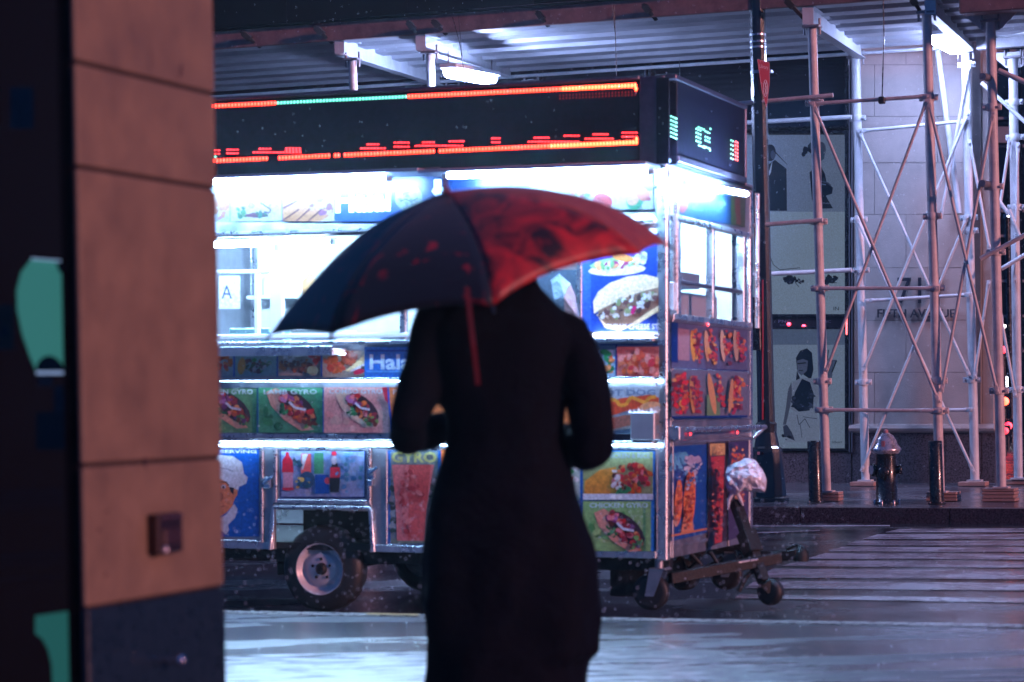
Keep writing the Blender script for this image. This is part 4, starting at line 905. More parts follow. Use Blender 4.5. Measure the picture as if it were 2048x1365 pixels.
# interior
inw = mat('interior_stainless', (.72, .75, .80), .35, .0, var=.15, scale=6)
B('interior_back', -LEN + .05, 1.54, Zb + .2, -.1, 1.55, Zs - .02, inw); B('interior_counter', -LEN + .05, .1, Zc - .08, -.1, .55, Zc - .05, inw); B('ceiling', -LEN + .02, .05, Zs - .03, -.06, 1.53, Zs - .01, mat('white_ceiling', (.75, .77, .8), .5))
tubeL(Vector((fx(150), .12, fz(463))), Vector((fx(640), .12, fz(463))), .015, insM, 'interior_tube'); tubeL(Vector((-2.4, .85, Zs - .06)), Vector((-.12, .75, Zs - .06)), .014, insM, 'interior_tube')
B('interior_shelf', -LEN + .1, 1.3, fz(560), -.5, 1.53, fz(552), inw)
random.seed(11)
for k in range(9):
    x = -2.9 + k * .27; q = MB(); r_ = random.uniform(.03, .05); h_ = random.uniform(.09, .17)
    q.lathe((x, 1.4, fz(552)), [(r_, 0), (r_, h_ * .7), (r_ * .5, h_ * .85), (r_ * .35, h_)], 12); q.build('bottle', mat('sauce_' + str(k % 3), [(.6, .6, .62), (.5, .25, .1), (.25, .4, .3)][k % 3], .4), cart, local=True)
B('food_tray', fx(434), .14, Zc - .04, fx(515), .4, fz(645), mat('blue_tray', (.25, .45, .5), .4)); B('food_tray', fx(560), .14, Zc - .04, fx(650), .4, fz(650), inw)
B('grill_hood', fx(1100), .55, fz(600), fx(900), 1.0, fz(500), inw); B('crepe_stack', fx(735), .16, Zc - .05, fx(810), .4, fz(655), whitep)
# window frames + panes of the long side
def vfr(px0, px1, nm='window_frame', m=whitep, z0=None, z1=None, y=-.006): return B(nm, fx(px0), y, z0 or Zc + .02, fx(px1), .028, z1 or Zw, m, bev=.002)
vfr(541, 565); vfr(800, 812, m=alu); vfr(509, 517, y=-.002, z1=fz(528)); vfr(985, 1000, m=alu); vfr(300, 312); vfr(1152, 1164, m=alu)
B('window_frame', fx(425), -.004, fz(530), fx(540), .02, fz(522), whitep); B('window_frame', fx(150), -.008, fz(670), fx(1155), .028, fz(660), whitep); B('window_frame', fx(150), -.008, Zw - .02, fx(1155), .028, Zw, whitep)
for a, b in ((312, 541), (565, 800), (812, 985), (1000, 1152)):
    q = MB(); q.quad(Vector((fx(a), .012, Zc)), Vector((fx(b), .012, Zc)), Vector((fx(b), .012, Zw)), Vector((fx(a), .012, Zw))); q.build('window_pane', glassM, cart, local=True)
A = Art(Fm, off=.006); A.rect(438, 552, 480, 618, (245, 245, 250)); A.text('A', 443, 571, 464, 598, (70, 80, 150), .0); A.build('grade_card', cart, local=True)
A = Art(Fm, off=.008); A.rect(548, 488, 557, 502, (150, 170, 200)); A.build('frame_label', cart, local=True)
# end windows
yz0, yz1 = Em(1345, 628).z, ZeW
for a, b in ((1351, 1358), (1422, 1426), (1484, 1490)): B('end_window_frame', -.028, ey(a), yz0, .012, ey(b), yz1, alu)
B('end_window_frame', -.028, .06, yz0 - .03, .016, WID - .06, yz0, alu); B('end_window_frame', -.028, .06, yz1 - .015, .02, WID - .06, yz1 + .012, alu, bev=.005)
B('end_window_rail', -.028, ey(1358), Em(1358, 568).z, .004, ey(1484), Em(1358, 560).z, framm)
for a, b in ((1358, 1422), (1426, 1484)):
    q = MB(); q.quad(Vector((-.008, ey(a), yz0)), Vector((-.008, ey(b), yz0)), Vector((-.008, ey(b), yz1)), Vector((-.008, ey(a), yz1))); q.build('end_window_pane', glassM, cart, local=True)
q = MB(); q.tube(Vector((.03, .035, Em(1350, 568).z)), Vector((.03, .035, Zs - .05)), .011); q.tube(Vector((.03, WID - .02, Em(1350, 640).z)), Vector((.03, WID - .02, Zs - .02)), .014); q.build('end_pipe', alu, cart, local=True)
B('switch_box', .0, .01, Em(1345, 622).z, .03, .075, Em(1345, 566).z, whitep)
B('inner_shelf_box', -.45, ey(1362), Em(1360, 560).z, -.2, ey(1385), Em(1360, 528).z, mat('grey_box', (.2, .22, .3), .5)); B('inner_shelf_box', -.45, ey(1430), Em(1360, 560).z, -.2, ey(1470), Em(1360, 528).z, mat('grey_box', (.2, .22, .3), .5))
B('inner_drape', -.14, ey(1360), Em(1345, 640).z, -.13, ey(1480), Em(1358, 575).z, mat('pale_sheet', (.55, .58, .68), .7))
# end handrail
zr = Em(1440, 857).z; q = MB(); q.tube(Vector((.055, .10, zr)), Vector((.055, WID + .05, zr)), .014); q.tube(Vector((.055, WID + .04, zr)), Vector((.0, WID + .0, zr - .06)), .012); q.build('end_handrail', alu, cart, local=True); B('handrail_bracket', 0, .01, zr - .05, .06, .09, zr + .018, alu)
# door frames, latches
def framing(x0, y0, x1, y1, t_, pr, nm, m=alu):
    q = MB(); X0, X1 = Fm(x0, (y0 + y1) / 2).x, Fm(x1, (y0 + y1) / 2).x; Z0, Z1 = Fm((x0 + x1) / 2, y1).z, Fm((x0 + x1) / 2, y0).z
    q.box(X0, -pr, Z0, X0 + t_, .001, Z1, .003); q.box(X1 - t_, -pr, Z0, X1, .001, Z1, .003); q.box(X0 + t_, -pr, Z1 - t_, X1 - t_, .001, Z1, .003); q.box(X0 + t_, -pr, Z0, X1 - t_, .001, Z0 + t_, .003); return q.build(nm, m, cart, local=True)
framing(548, 893, 743, 1008, .022, .014, 'drinks_door_frame'); framing(300, 892, 528, 1084, .014, .014, 'chef_door_frame'); framing(772, 898, 905, 1094, .010, .008, 'poster_frame'); framing(1135, 896, 1316, 1112, .008, .008, 'poster_frame')
chrome = mat('chrome', (.8, .8, .85), .12, 1)
for x, y in ((534, 966), (742, 948)):
    c_ = Fm(x, y, .02); q = MB(); q.obox(c_ + Vector((0, .008, 0)), Vector((1, 0, 0)), Vector((0, 1, 0)), Vector((0, 0, 1)), .022, .012, .03, .006); q.tube(c_, c_ + Vector((0, -.03, 0)), .009, 10); q.obox(c_ + Vector((.02, -.03, .015)), Vector((.8, 0, .6)), Vector((0, 1, 0)), Vector((-.6, 0, .8)), .035, .006, .009, .003); q.build('latch', chrome, cart, local=True)
c_ = Fm(741, 966, .015); q = MB(); q.obox(c_, Vector((1, 0, 0)), Vector((0, 1, 0)), Vector((0, 0, 1)), .016, .012, .016, .004); q.build('padlock', chrome, cart, local=True)
# napkin dispenser fixed beside the hot dog poster
nb = B('napkin_box', fx(1270), -.075, fz(880), fx(1318), -.002, fz(825), mat('napkin_box_steel', (.45, .48, .54), .4, .6, var=.1), bev=.004)
q = MB(); random.seed(4); xx = fx(1266)
for k in range(7):
    x = fx(1264) + k * .022; q.add([(x, -.06, fz(826)), (x + .02, -.05, fz(826)), (x + .025 + random.uniform(-.01, .01), -.03, fz(826) + random.uniform(.012, .045)), (x + .003, -.045, fz(826) + random.uniform(.01, .04))], [(0, 1, 2, 3)])
q.build('napkin', paper, nb, local=True)
B('drip_tray', fx(1222), -.03, fz(880), fx(1266), -.004, fz(868), framm)

# ---- posters
GRN, DGRN, LGRN = (60, 150, 90), (30, 105, 62), (120, 180, 120); RED, ORG, BRN, PNK, YEL, WHT, PUR = (205, 40, 45), (225, 110, 45), (110, 50, 40), (235, 130, 140), (235, 180, 80), (235, 235, 240), (150, 60, 130)
FOOD = [RED, ORG, BRN, PNK, (190, 80, 60), (160, 40, 60), (225, 140, 90)]
BLU, LBL, DBL = (24, 92, 190), (90, 150, 220), (16, 40, 120)
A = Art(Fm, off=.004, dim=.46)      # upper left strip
A.rect(300, 346, 459, 444, (225, 228, 238)); A.clus(440, 412, 16, 24, 0, [RED, ORG, (240, 150, 90), PNK], 20, 5, 10); A.rect(459, 360, 461, 444, (150, 170, 220))
A.rect(461, 346, 563, 443, (232, 236, 244)); A.ell(508, 420, 42, 19, 0, (240, 215, 190)); A.clus(484, 425, 10, 10, 0, [DGRN, GRN], 7, 3, 6); A.ell(512, 431, 26, 5, 0, (120, 40, 80), jit=.2); A.clus(522, 429, 12, 4, 0, [DGRN, GRN, (20, 140, 110)], 10, 2.5, 5); A.clus(520, 408, 22, 14, 0, [(250, 225, 215), (240, 200, 180), (200, 150, 170), WHT], 22, 4, 8)
A.line([(521, 406), (530, 412), (542, 420), (538, 426), (528, 424)], 3, (90, 60, 110))
A.rect(563, 360, 565, 444, (90, 120, 200)); A.rect(565, 346, 668, 443, (240, 215, 190)); A.poly([(565, 412), (600, 400), (640, 420), (660, 432), (640, 443), (565, 443)], (245, 165, 110)); A.clus(640, 412, 24, 14, 25, [(200, 110, 160), (230, 180, 200), (170, 80, 140), (245, 220, 225)], 20, 4, 9)
for x in (566, 566, 592, 616): A.line([(x, 443 - (26 if x == 566 else 0)), (x + 28, 418 - (16 if x == 566 else 0))], 3.2, (120, 20, 50))
A.line([(566, 441), (598, 419)], 3.2, (120, 20, 50))
A.rect(669, 344, 1060, 443, (52, 108, 205)); A.text('Halal', 671, 378, 781, 427, (240, 244, 255), .035, dy=-4); A.ell(817, 396, 27.5, 27, 0, (200, 212, 210), n=24); A.clus(817, 398, 18, 14, 0, [(120, 140, 130), (160, 175, 165)], 14, 2, 5); A.line([(800, 404), (812, 398), (822, 404), (836, 396)], 2.4, (60, 90, 80))
A.text('S', 863, 372, 889, 412, (240, 244, 255), .03)
A.rect(1060, 340, 1306, 419, (226, 236, 234)); A.clus(1160, 382, 24, 10, 10, [(160, 30, 60), GRN, WHT, (220, 90, 90)], 16, 4, 8); A.ell(1206, 402, 20, 15, 20, (214, 40, 52)); A.clus(1200, 412, 20, 8, 0, [RED, (230, 60, 70)], 8, 5, 9); A.ell(1270, 400, 17, 22, 20, (50, 160, 110)); A.ell(1266, 395, 13, 17, 15, (240, 165, 125)); A.ell(1286, 385, 14, 18, -20, (235, 110, 80)); A.clus(1294, 365, 12, 18, 0, [GRN, (60, 180, 120), DGRN], 12, 5, 9); A.ell(1297, 398, 5, 4, 0, (200, 20, 60))
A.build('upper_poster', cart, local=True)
A = Art(Fm, off=.004)      # sandwich poster
A.rect(1163, 456, 1317, 663, (40, 74, 178)); A.rect(1163, 456, 1182, 663, (58, 98, 196)); A.ell(1286, 452, 34, 26, 0, (240, 240, 245)); A.ell(1250, 470, 42, 12, 24, (240, 236, 240))
A.ell(1234, 540, 58, 12, -3, (240, 214, 178)); A.ell(1234, 526, 54, 11, -6, (150, 190, 130), jit=.1); A.clus(1234, 528, 50, 7, -6, [WHT, (245, 230, 225), (170, 60, 110), (240, 160, 110), (120, 170, 110)], 34, 4, 8); A.ell(1246, 516, 22, 7, 10, (240, 150, 80)); A.clus(1284, 518, 12, 12, 0, [WHT, (230, 240, 225)], 9, 4, 8)
A.poly([(1188, 628), (1186, 604), (1196, 584), (1220, 566), (1256, 553), (1290, 549), (1317, 556), (1317, 575), (1280, 585), (1240, 600), (1205, 618)], (246, 216, 176)); A.poly([(1190, 600), (1215, 577), (1255, 561), (1300, 558), (1255, 568), (1212, 586)], (252, 234, 208))
A.poly([(1196, 622), (1240, 600), (1290, 582), (1317, 575), (1317, 625), (1290, 636), (1250, 652), (1214, 652), (1200, 640)], (160, 120, 100)); A.clus(1256, 612, 62, 18, -20, [(90, 60, 60), (235, 225, 220), (120, 80, 80), (150, 160, 110), WHT, (200, 180, 160)], 70, 3, 7.5); A.line([(1270, 612), (1264, 628)], 7, (205, 30, 110)); A.poly([(1196, 634), (1214, 650), (1256, 652), (1300, 622), (1317, 612), (1317, 622), (1280, 646), (1240, 662), (1210, 656)], (246, 220, 180))
A.text('PHILLY CHEESE ST', 1214, 648, 1317, 659, (235, 238, 250), .02); A.build('sandwich_poster', cart, local=True)
A = Art(Fm, off=.003); A.rect(1060, 540, 1160, 662, (74, 86, 100)); A.build('grey_sheet', cart, local=True)
q = MB(); random.seed(5); base_ = [Fm(1102, 560, .04), Fm(1118, 548, .06), Fm(1140, 566, .05), Fm(1150, 590, .03), Fm(1160, 640, .02), Fm(1130, 640, .06), Fm(1108, 600, .07)]
cen = Fm(1128, 596, .10); q.add(base_ + [cen], [(i, (i + 1) % 7, 7) for i in range(7)]); q.build('clear_bag', mat('clear_plastic', (.22, .27, .33), .12, 0, bump=.8, bscale=30, coat=.5), cart, local=True)
A = Art(Fm, off=.004)      # picture strip under the counter
def plate(x0, x1, y0, y1, bg, cx, cy_, rx, ry, cols, n, s0, s1): A.rect(x0, y0, x1, y1, bg); A.clus(cx, cy_, rx, ry, 0, cols, n, s0, s1)
plate(350, 466, 710, 752, (190, 200, 210), 445, 728, 18, 15, [ORG, RED, BRN, (240, 120, 60)], 30, 4, 7); A.rect(466, 706, 470, 754, BLU)
plate(471, 553, 710, 752, (150, 190, 200), 515, 730, 26, 15, [(130, 60, 70), (60, 90, 60), (190, 180, 190), (90, 50, 70), GRN], 44, 3, 6); A.ell(483, 733, 8, 17, 8, (225, 155, 60)); A.rect(553, 706, 556, 754, BLU)
plate(557, 641, 710, 752, (170, 170, 170), 592, 732, 34, 14, [(110, 50, 50), (150, 80, 60), (90, 40, 50), (190, 110, 70)], 60, 3, 6); A.clus(630, 716, 12, 9, 0, [RED, (220, 30, 70)], 14, 4, 6); A.clus(578, 717, 10, 5, 0, [WHT, (210, 220, 230)], 8, 3, 5); A.ell(625, 741, 12, 9, 0, (150, 190, 160)); A.rect(641, 704, 645, 754, BLU)
A.rect(645, 702, 729, 754, (200, 196, 180)); A.clus(668, 728, 20, 14, 40, [ORG, (230, 90, 60), (240, 130, 80)], 30, 4, 8); A.clus(696, 718, 16, 12, 0, [(170, 70, 50), (190, 90, 60), (150, 60, 50)], 22, 5, 8); A.poly([(700, 745), (728, 728), (728, 710), (718, 720), (690, 742)], (244, 226, 170)); A.ell(718, 744, 12, 5, -15, (200, 30, 70)); A.line([(700, 744), (728, 730)], 4, WHT)
A.rect(729, 694, 1195, 756, (44, 112, 205)); A.rect(733, 700, 905, 704, (20, 60, 160)); A.text('Halal', 739, 709, 830, 740, (190, 218, 240), .03); A.rect(733, 742, 905, 745, (90, 160, 230))
A.rect(1196, 700, 1231, 752, (170, 200, 225)); A.clus(1212, 728, 15, 16, 0, [(225, 110, 60), (240, 150, 90), (50, 150, 90)], 18, 4, 8); A.ell(1212, 706, 12, 6, 20, (40, 140, 80)); A.rect(1231, 690, 1234, 754, DBL); A.rect(1234, 694, 1318, 753, (228, 120, 110)); A.clus(1276, 727, 40, 21, 0, [(235, 90, 60), (240, 130, 90), (225, 60, 70), (245, 150, 140), (250, 120, 70)], 60, 5, 10)
A.line([(1200, 690), (1318, 690)], 2, DBL); A.build('picture_strip', cart, local=True)
def gyro(A, x0, x1, y0, y1, bgc, cols_bg, cx, cy_, s, title, tx0, tx1, breadc=(226, 170, 140), flip=1):
    A.rect(x0, y0, x1, y1, bgc); A.clus((x0 + x1) / 2, (y0 + y1) / 2 + 8, (x1 - x0) * .42, (y1 - y0) * .34, 0, cols_bg, 26, 5, 12)
    A.poly([(cx - 50 * s, cy_ - 34 * s), (cx - 30 * s, cy_ - 42 * s), (cx - 6 * s, cy_ - 26 * s), (cx + 22 * s, cy_ + 20 * s), (cx + 46 * s, cy_ + 42 * s), (cx + 20 * s, cy_ + 44 * s), (cx - 14 * s, cy_ + 22 * s), (cx - 40 * s, cy_ - 6 * s)], breadc)
    A.ell(cx + 14 * s, cy_ - 2 * s, 46 * s, 23 * s, 42, (60, 40, 50)); A.clus(cx + 10 * s, cy_ - 2 * s, 42 * s, 19 * s, 42, FOOD + [(120, 60, 120), (150, 40, 60)], 42, 4 * s, 9 * s)
    A.clus(cx - 8 * s, cy_ - 22 * s, 16 * s, 9 * s, 20, [PUR, (190, 120, 180), PNK], 10, 4 * s, 8 * s); A.line([(cx - 4 * s, cy_ - 14 * s), (cx + 8 * s, cy_ - 2 * s), (cx + 30 * s, cy_ + 2 * s)], 5 * s, (215, 220, 235)); A.clus(cx + 34 * s, cy_ + 26 * s, 14 * s, 12 * s, 0, [(120, 170, 90), (70, 120, 70), BRN], 12, 3 * s, 7 * s)
    A.clus(cx - 14 * s, cy_ + 4 * s, 9 * s, 14 * s, -30, [DGRN, GRN], 7, 3 * s, 6 * s); A.text(title, tx0, y0 + 3, tx1, y0 + 13, (190, 214, 226), .025)
A = Art(Fm, off=.004)
gyro(A, 350, 513, 776, 866, (96, 160, 110), [GRN, LGRN, DGRN, (150, 190, 130)], 455, 818, .9, 'CHICKEN GYRO', 388, 506); gyro(A, 517, 645, 776, 866, (74, 160, 118), [GRN, DGRN, (40, 130, 80), (90, 170, 120)], 582, 818, 1.0, 'LAMB GYRO', 527, 634, (214, 168, 150)); gyro(A, 647, 779, 775, 866, (214, 160, 158), [(216, 150, 146), (224, 176, 170), (206, 170, 160)], 714, 818, .85, 'COMBO GYRO', 658, 765, (224, 196, 176))
A.poly([(764, 775), (774, 775), (780, 812), (770, 800)], (205, 40, 70)); A.rect(513, 776, 517, 866, (40, 110, 150)); A.rect(645, 776, 648, 866, (60, 110, 180)); A.poly([(776, 775), (1190, 775), (1190, 866), (784, 866)], (220, 130, 70)); A.poly([(774, 775), (778, 775), (784, 866), (781, 866)], (40, 90, 200)); A.text('P', 786, 779, 793, 789, (210, 200, 200), .02)
A.rect(1190, 774, 1318, 868, (176, 192, 206)); A.text('HOT DOG', 1190, 779, 1311, 792, (120, 140, 170), .04); A.poly([(1190, 826), (1196, 812), (1240, 797), (1300, 790), (1318, 796), (1318, 812), (1260, 820), (1210, 836), (1190, 842)], (222, 84, 50))
A.line([(1208, 816), (1220, 800), (1232, 800), (1240, 812), (1252, 810), (1262, 794), (1276, 800), (1290, 806), (1300, 795), (1312, 794)], 7, (246, 168, 60)); A.ell(1300, 814, 22, 10, -10, (240, 170, 120)); A.poly([(1190, 842), (1230, 836), (1318, 812), (1318, 850), (1240, 860), (1190, 868)], (220, 190, 180)); A.poly([(1200, 842), (1250, 830), (1268, 832), (1268, 850), (1220, 860), (1200, 852)], (226, 120, 96)); A.build('picture_strip', cart, local=True)
A = Art(Fm, off=.004)      # chef door
A.rect(310, 897, 518, 1074, (14, 92, 190)); A.text('FAST SERVING', 395, 900, 513, 907, (220, 228, 240), .025)
A.poly([(395, 960), (388, 935), (400, 915), (430, 910), (466, 913), (484, 925), (488, 948), (496, 955), (492, 968), (478, 974), (474, 990), (462, 984), (450, 965), (430, 958)], (206, 212, 226)); A.line([(440, 936), (452, 938), (466, 943)], 2, (150, 160, 184))
A.poly([(395, 958), (432, 955), (452, 964), (462, 982), (466, 990), (468, 978), (475, 980), (475, 990), (469, 998), (465, 1012), (452, 1026), (438, 1034), (420, 1036), (395, 1030)], (216, 130, 88)); A.poly([(458, 974), (468, 976), (467, 990), (461, 984)], (24, 24, 34)); A.line([(440, 965), (452, 964), (458, 972)], 2.2, (60, 40, 40)); A.ell(447, 974, 5, 4, 0, (190, 196, 214)); A.ell(447, 975, 2, 3, 0, (40, 34, 50)); A.ell(442, 994, 5, 9, 0, (130, 66, 56)); A.line([(438, 1016), (450, 1012)], 2, (130, 60, 50))
A.poly([(434, 1040), (452, 1030), (468, 1008), (475, 1018), (470, 1036), (456, 1050), (458, 1060), (452, 1070), (444, 1062), (438, 1056), (425, 1060)], (196, 206, 224)); A.build('chef_poster', cart, local=True)
A = Art(Fm, off=.006)      # drinks door
A.rect(560, 899, 731, 997, DBL); A.rect(562, 902, 729, 994, (146, 172, 220)); A.clus(645, 948, 78, 42, 0, [(130, 160, 216), (160, 186, 228), (176, 196, 232)], 50, 5, 12)
A.poly([(564, 945), (565, 920), (571, 912), (572, 905), (577, 905), (579, 913), (585, 922), (587, 945)], (214, 34, 62)); A.ell(576, 978, 12, 4, 0, (210, 40, 70)); A.rect(566, 945, 586, 976, (206, 150, 176)); A.rect(602, 908, 622, 948, (220, 90, 90)); A.poly([(604, 910), (616, 908), (606, 940), (603, 940)], (220, 226, 240)); A.rect(628, 906, 647, 948, (70, 150, 110)); A.rect(630, 950, 658, 988, (24, 84, 176)); A.ell(655, 962, 6, 7, 0, (210, 60, 80)); A.ell(614, 960, 16, 17, 0, (44, 80, 120)); A.clus(604, 966, 18, 12, 0, [(220, 190, 100), (40, 90, 110), (50, 110, 160)], 14, 3, 6); A.clus(594, 925, 8, 12, 0, [(40, 90, 120), (90, 140, 160)], 8, 3, 6)
A.poly([(660, 985), (659, 960), (662, 936), (666, 920), (665, 906), (672, 906), (672, 920), (677, 936), (680, 960), (678, 985)], (36, 40, 48)); A.rect(660, 935, 680, 956, (210, 40, 70)); A.ell(668, 908, 5, 5, 0, (210, 40, 70)); A.ell(668, 921, 6, 9, 0, (200, 196, 214))
A.clus(700, 945, 26, 40, 0, [(70, 130, 190), (100, 160, 210), (80, 150, 180), (130, 180, 220)], 26, 3, 7); A.build('drinks_poster', cart, local=True)
A = Art(Fm, off=.004)      # gyro cone poster
A.rect(776, 900, 882, 1090, (28, 100, 190)); A.rect(781, 903, 876, 1088, (120, 134, 140)); A.clus(786, 1010, 5, 60, 0, [(60, 84, 80), (150, 160, 170)], 18, 5, 9); A.clus(868, 1010, 7, 60, 0, [(60, 84, 80), (40, 70, 60), (150, 160, 170)], 22, 5, 9); A.rect(781, 1078, 876, 1088, (110, 130, 120))
A.poly([(784, 930), (868, 930), (852, 1020), (848, 1082), (794, 1082), (792, 1020)], (206, 116, 120)); A.poly([(818, 930), (862, 930), (846, 1082), (816, 1082)], (196, 84, 84)); A.clus(822, 1005, 22, 66, 0, [(212, 100, 100), (196, 84, 90), (216, 130, 130), (170, 60, 66)], 50, 3, 8); A.text('GYRO', 783, 904, 873, 926, (176, 178, 110), .03)
A.rect(882, 900, 1130, 1090, (222, 120, 60)); A.build('gyro_cone_poster', cart, local=True)
A = Art(Fm, off=.004)      # lower right posters
A.rect(1130, 900, 1310, 1109, (30, 110, 200)); A.rect(1130, 908, 1160, 1002, (180, 205, 200)); A.clus(1146, 945, 9, 26, 0, [GRN, (220, 100, 80), WHT], 14, 4, 7); A.rect(1130, 1006, 1160, 1105, (150, 190, 180))
A.rect(1166, 904, 1306, 998, (150, 170, 120)); A.text('CHICKEN & RICE', 1206, 907, 1300, 917, (150, 170, 190), .02); A.poly([(1168, 988), (1170, 962), (1200, 940), (1232, 934), (1236, 990)], (226, 158, 62)); A.clus(1262, 956, 40, 27, 0, FOOD + [(210, 50, 80)], 70, 4, 9); A.clus(1232, 960, 9, 22, -20, [WHT, (215, 225, 225)], 9, 4, 7); A.clus(1246, 982, 14, 8, 0, [DGRN, GRN], 12, 4, 7); A.poly([(1166, 988), (1306, 988), (1306, 1000), (1166, 1000)], (205, 210, 224)); A.rect(1222, 990, 1244, 998, (238, 240, 246))
gyro(A, 1166, 1306, 1003, 1103, (140, 180, 110), [(120, 170, 96), (160, 190, 120), (90, 150, 80)], 1238, 1060, 1.0, 'CHICKEN GYRO', 1179, 1296, (226, 150, 130)); A.rect(1302, 1003, 1307, 1103, (40, 120, 200)); A.build('platter_poster', cart, local=True)
# end face posters
A = Art(Em, off=.004, dim=.45)
q = (1360, 375, 1490, 440)
A.poly([(1359, 375), (1492, 398), (1490, 455), (1359, 430)], (70, 130, 205)); A.poly([(1359, 372), (1374, 380), (1376, 415), (1366, 428), (1359, 424)], (230, 80, 60)); A.clus(1420, 412, 40, 14, 8, [(120, 190, 225), (90, 150, 215), (170, 215, 235)], 26, 5, 11)
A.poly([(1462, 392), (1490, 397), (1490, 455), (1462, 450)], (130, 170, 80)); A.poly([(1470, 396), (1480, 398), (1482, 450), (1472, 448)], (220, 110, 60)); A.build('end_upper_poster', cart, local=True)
def quadE(A, x0, x1, yl0, yr0, yl1, yr1, c): A.poly([(x0, yl0), (x1, yr0), (x1, yr1), (x0, yl1)], c)
A = Art(Em, off=.004); EF = [(190, 40, 44), (210, 110, 50), (120, 30, 40), (220, 160, 80), (170, 50, 80), (200, 70, 60)]
quadE(A, 1343, 1495, 634, 656, 736, 742, (96, 96, 130)); quadE(A, 1343, 1356, 640, 641, 724, 726, DBL); quadE(A, 1356, 1379, 657, 660, 720, 722, (170, 130, 140)); quadE(A, 1343, 1495, 633, 655, 637, 659, DBL); quadE(A, 1343, 1495, 736, 741, 739, 744, DBL)
for cx, c1 in ((1392, (226, 160, 60)), (1420, (210, 150, 110)), (1452, (214, 170, 140)), (1478, (190, 150, 120))):
    A.ell(cx - 6, 692, 5, 32, -4, c1); A.clus(cx + 5, 694, 8, 34, -6, EF, 34, 2.5, 5.5)
quadE(A, 1343, 1495, 740, 745, 834, 833, (110, 110, 130)); A.clus(1362, 788, 18, 42, 0, EF + [(220, 30, 40)], 70, 3, 7); A.ell(1385, 790, 5, 38, -4, (210, 150, 90)); A.clus(1394, 790, 9, 38, -8, [(160, 30, 50), (120, 30, 60), (190, 60, 50)], 40, 2.5, 6); quadE(A, 1414, 1440, 790, 792, 834, 834, (110, 140, 90)); A.ell(1424, 788, 6, 42, -9, (214, 150, 90)); A.clus(1440, 780, 8, 34, -12, EF, 30, 2.5, 5.5); A.clus(1474, 790, 14, 38, 8, EF, 50, 3, 6.5); A.ell(1462, 792, 4, 36, 5, (206, 150, 100)); quadE(A, 1343, 1495, 833, 831, 837, 835, DBL)
A.build('end_middle_poster', cart, local=True)
A = Art(Em, off=.004)
quadE(A, 1343, 1414, 893, 889, 1083, 1066, (26, 76, 160)); A.clus(1358, 925, 14, 22, 0, [(70, 140, 200), (90, 170, 210)], 20, 5, 10); A.clus(1384, 926, 13, 28, 0, [(190, 190, 214), (170, 160, 190)], 18, 5, 10); A.ell(1357, 1005, 8, 46, 3, (220, 120, 76)); A.ell(1379, 1000, 12, 62, 3, (222, 118, 66)); A.clus(1379, 990, 7, 34, 3, [(190, 90, 60), (235, 150, 100)], 16, 3, 6); A.ell(1352, 1040, 5, 14, 0, (206, 170, 160)); A.poly([(1368, 1030), (1384, 1028), (1388, 1062), (1362, 1066)], (206, 140, 110)); quadE(A, 1343, 1414, 1070, 1056, 1074, 1060, (200, 130, 80))
quadE(A, 1416, 1454, 886, 884, 1096, 1080, (60, 40, 50)); quadE(A, 1420, 1450, 888, 887, 912, 910, (214, 180, 110)); A.poly([(1422, 914), (1449, 912), (1444, 1084), (1430, 1088)], (186, 62, 66)); A.clus(1436, 990, 9, 70, 0, [(196, 70, 70), (160, 40, 50), (206, 100, 90)], 50, 2.5, 6)
quadE(A, 1457, 1497, 884, 882, 1082, 1068, (70, 60, 100)); A.ell(1476, 930, 14, 24, 0, (214, 100, 60)); A.ell(1478, 1000, 9, 48, 0, (200, 90, 70)); random.seed(8)
A.clus(1357, 1005, 6, 42, 3, [(236, 150, 96), (200, 96, 60), (170, 70, 50)], 40, 1.5, 3.5); A.clus(1379, 1000, 9, 56, 3, [(238, 150, 90), (204, 100, 56), (180, 80, 50), (150, 50, 40)], 70, 1.5, 4); A.clus(1379, 950, 33, 30, 0, [(60, 120, 190), (110, 170, 216), (200, 200, 220), (30, 70, 150)], 40, 1.5, 4)
A.clus(1436, 1000, 11, 80, 0, [(214, 90, 80), (150, 40, 44), (230, 130, 100), (110, 30, 36)], 80, 1.5, 4); A.clus(1436, 900, 13, 10, 0, [(236, 210, 150), (190, 140, 90)], 12, 1.5, 4); A.clus(1477, 960, 15, 75, 0, [(220, 120, 70), (160, 60, 60), (90, 70, 120), (230, 170, 110), (60, 50, 90)], 90, 1.5, 4.5)
A.build('end_lower_poster', cart, local=True)
for px in (1343, 1415, 1455, 1496): B('end_stile', .0, ey(px), Zb, .008, ey(px) + .018, zr - .06, alud)
for z_ in (Em(1345, 640).z, Em(1345, 740).z, Em(1345, 838).z, zr - .06, Em(1345, 1092).z): B('end_rail', .0, .06, z_ - .012, .010, WID - .06, z_ + .008, alud)
# red reflector lights on the end face
for x, y in ((1415, 650), (1380, 868), (1474, 865), (1492, 772), (1490, 785)):
    c_ = Em(x, y, .012); q = MB(); q.lathe(c_, [(.010, 0), (.008, .006), (.002, .009)], 8, axis=(1, 0, 0)); q.build('marker_light', lamp_mat('red_marker', (1, .02, .03), 2.5), cart, local=True)

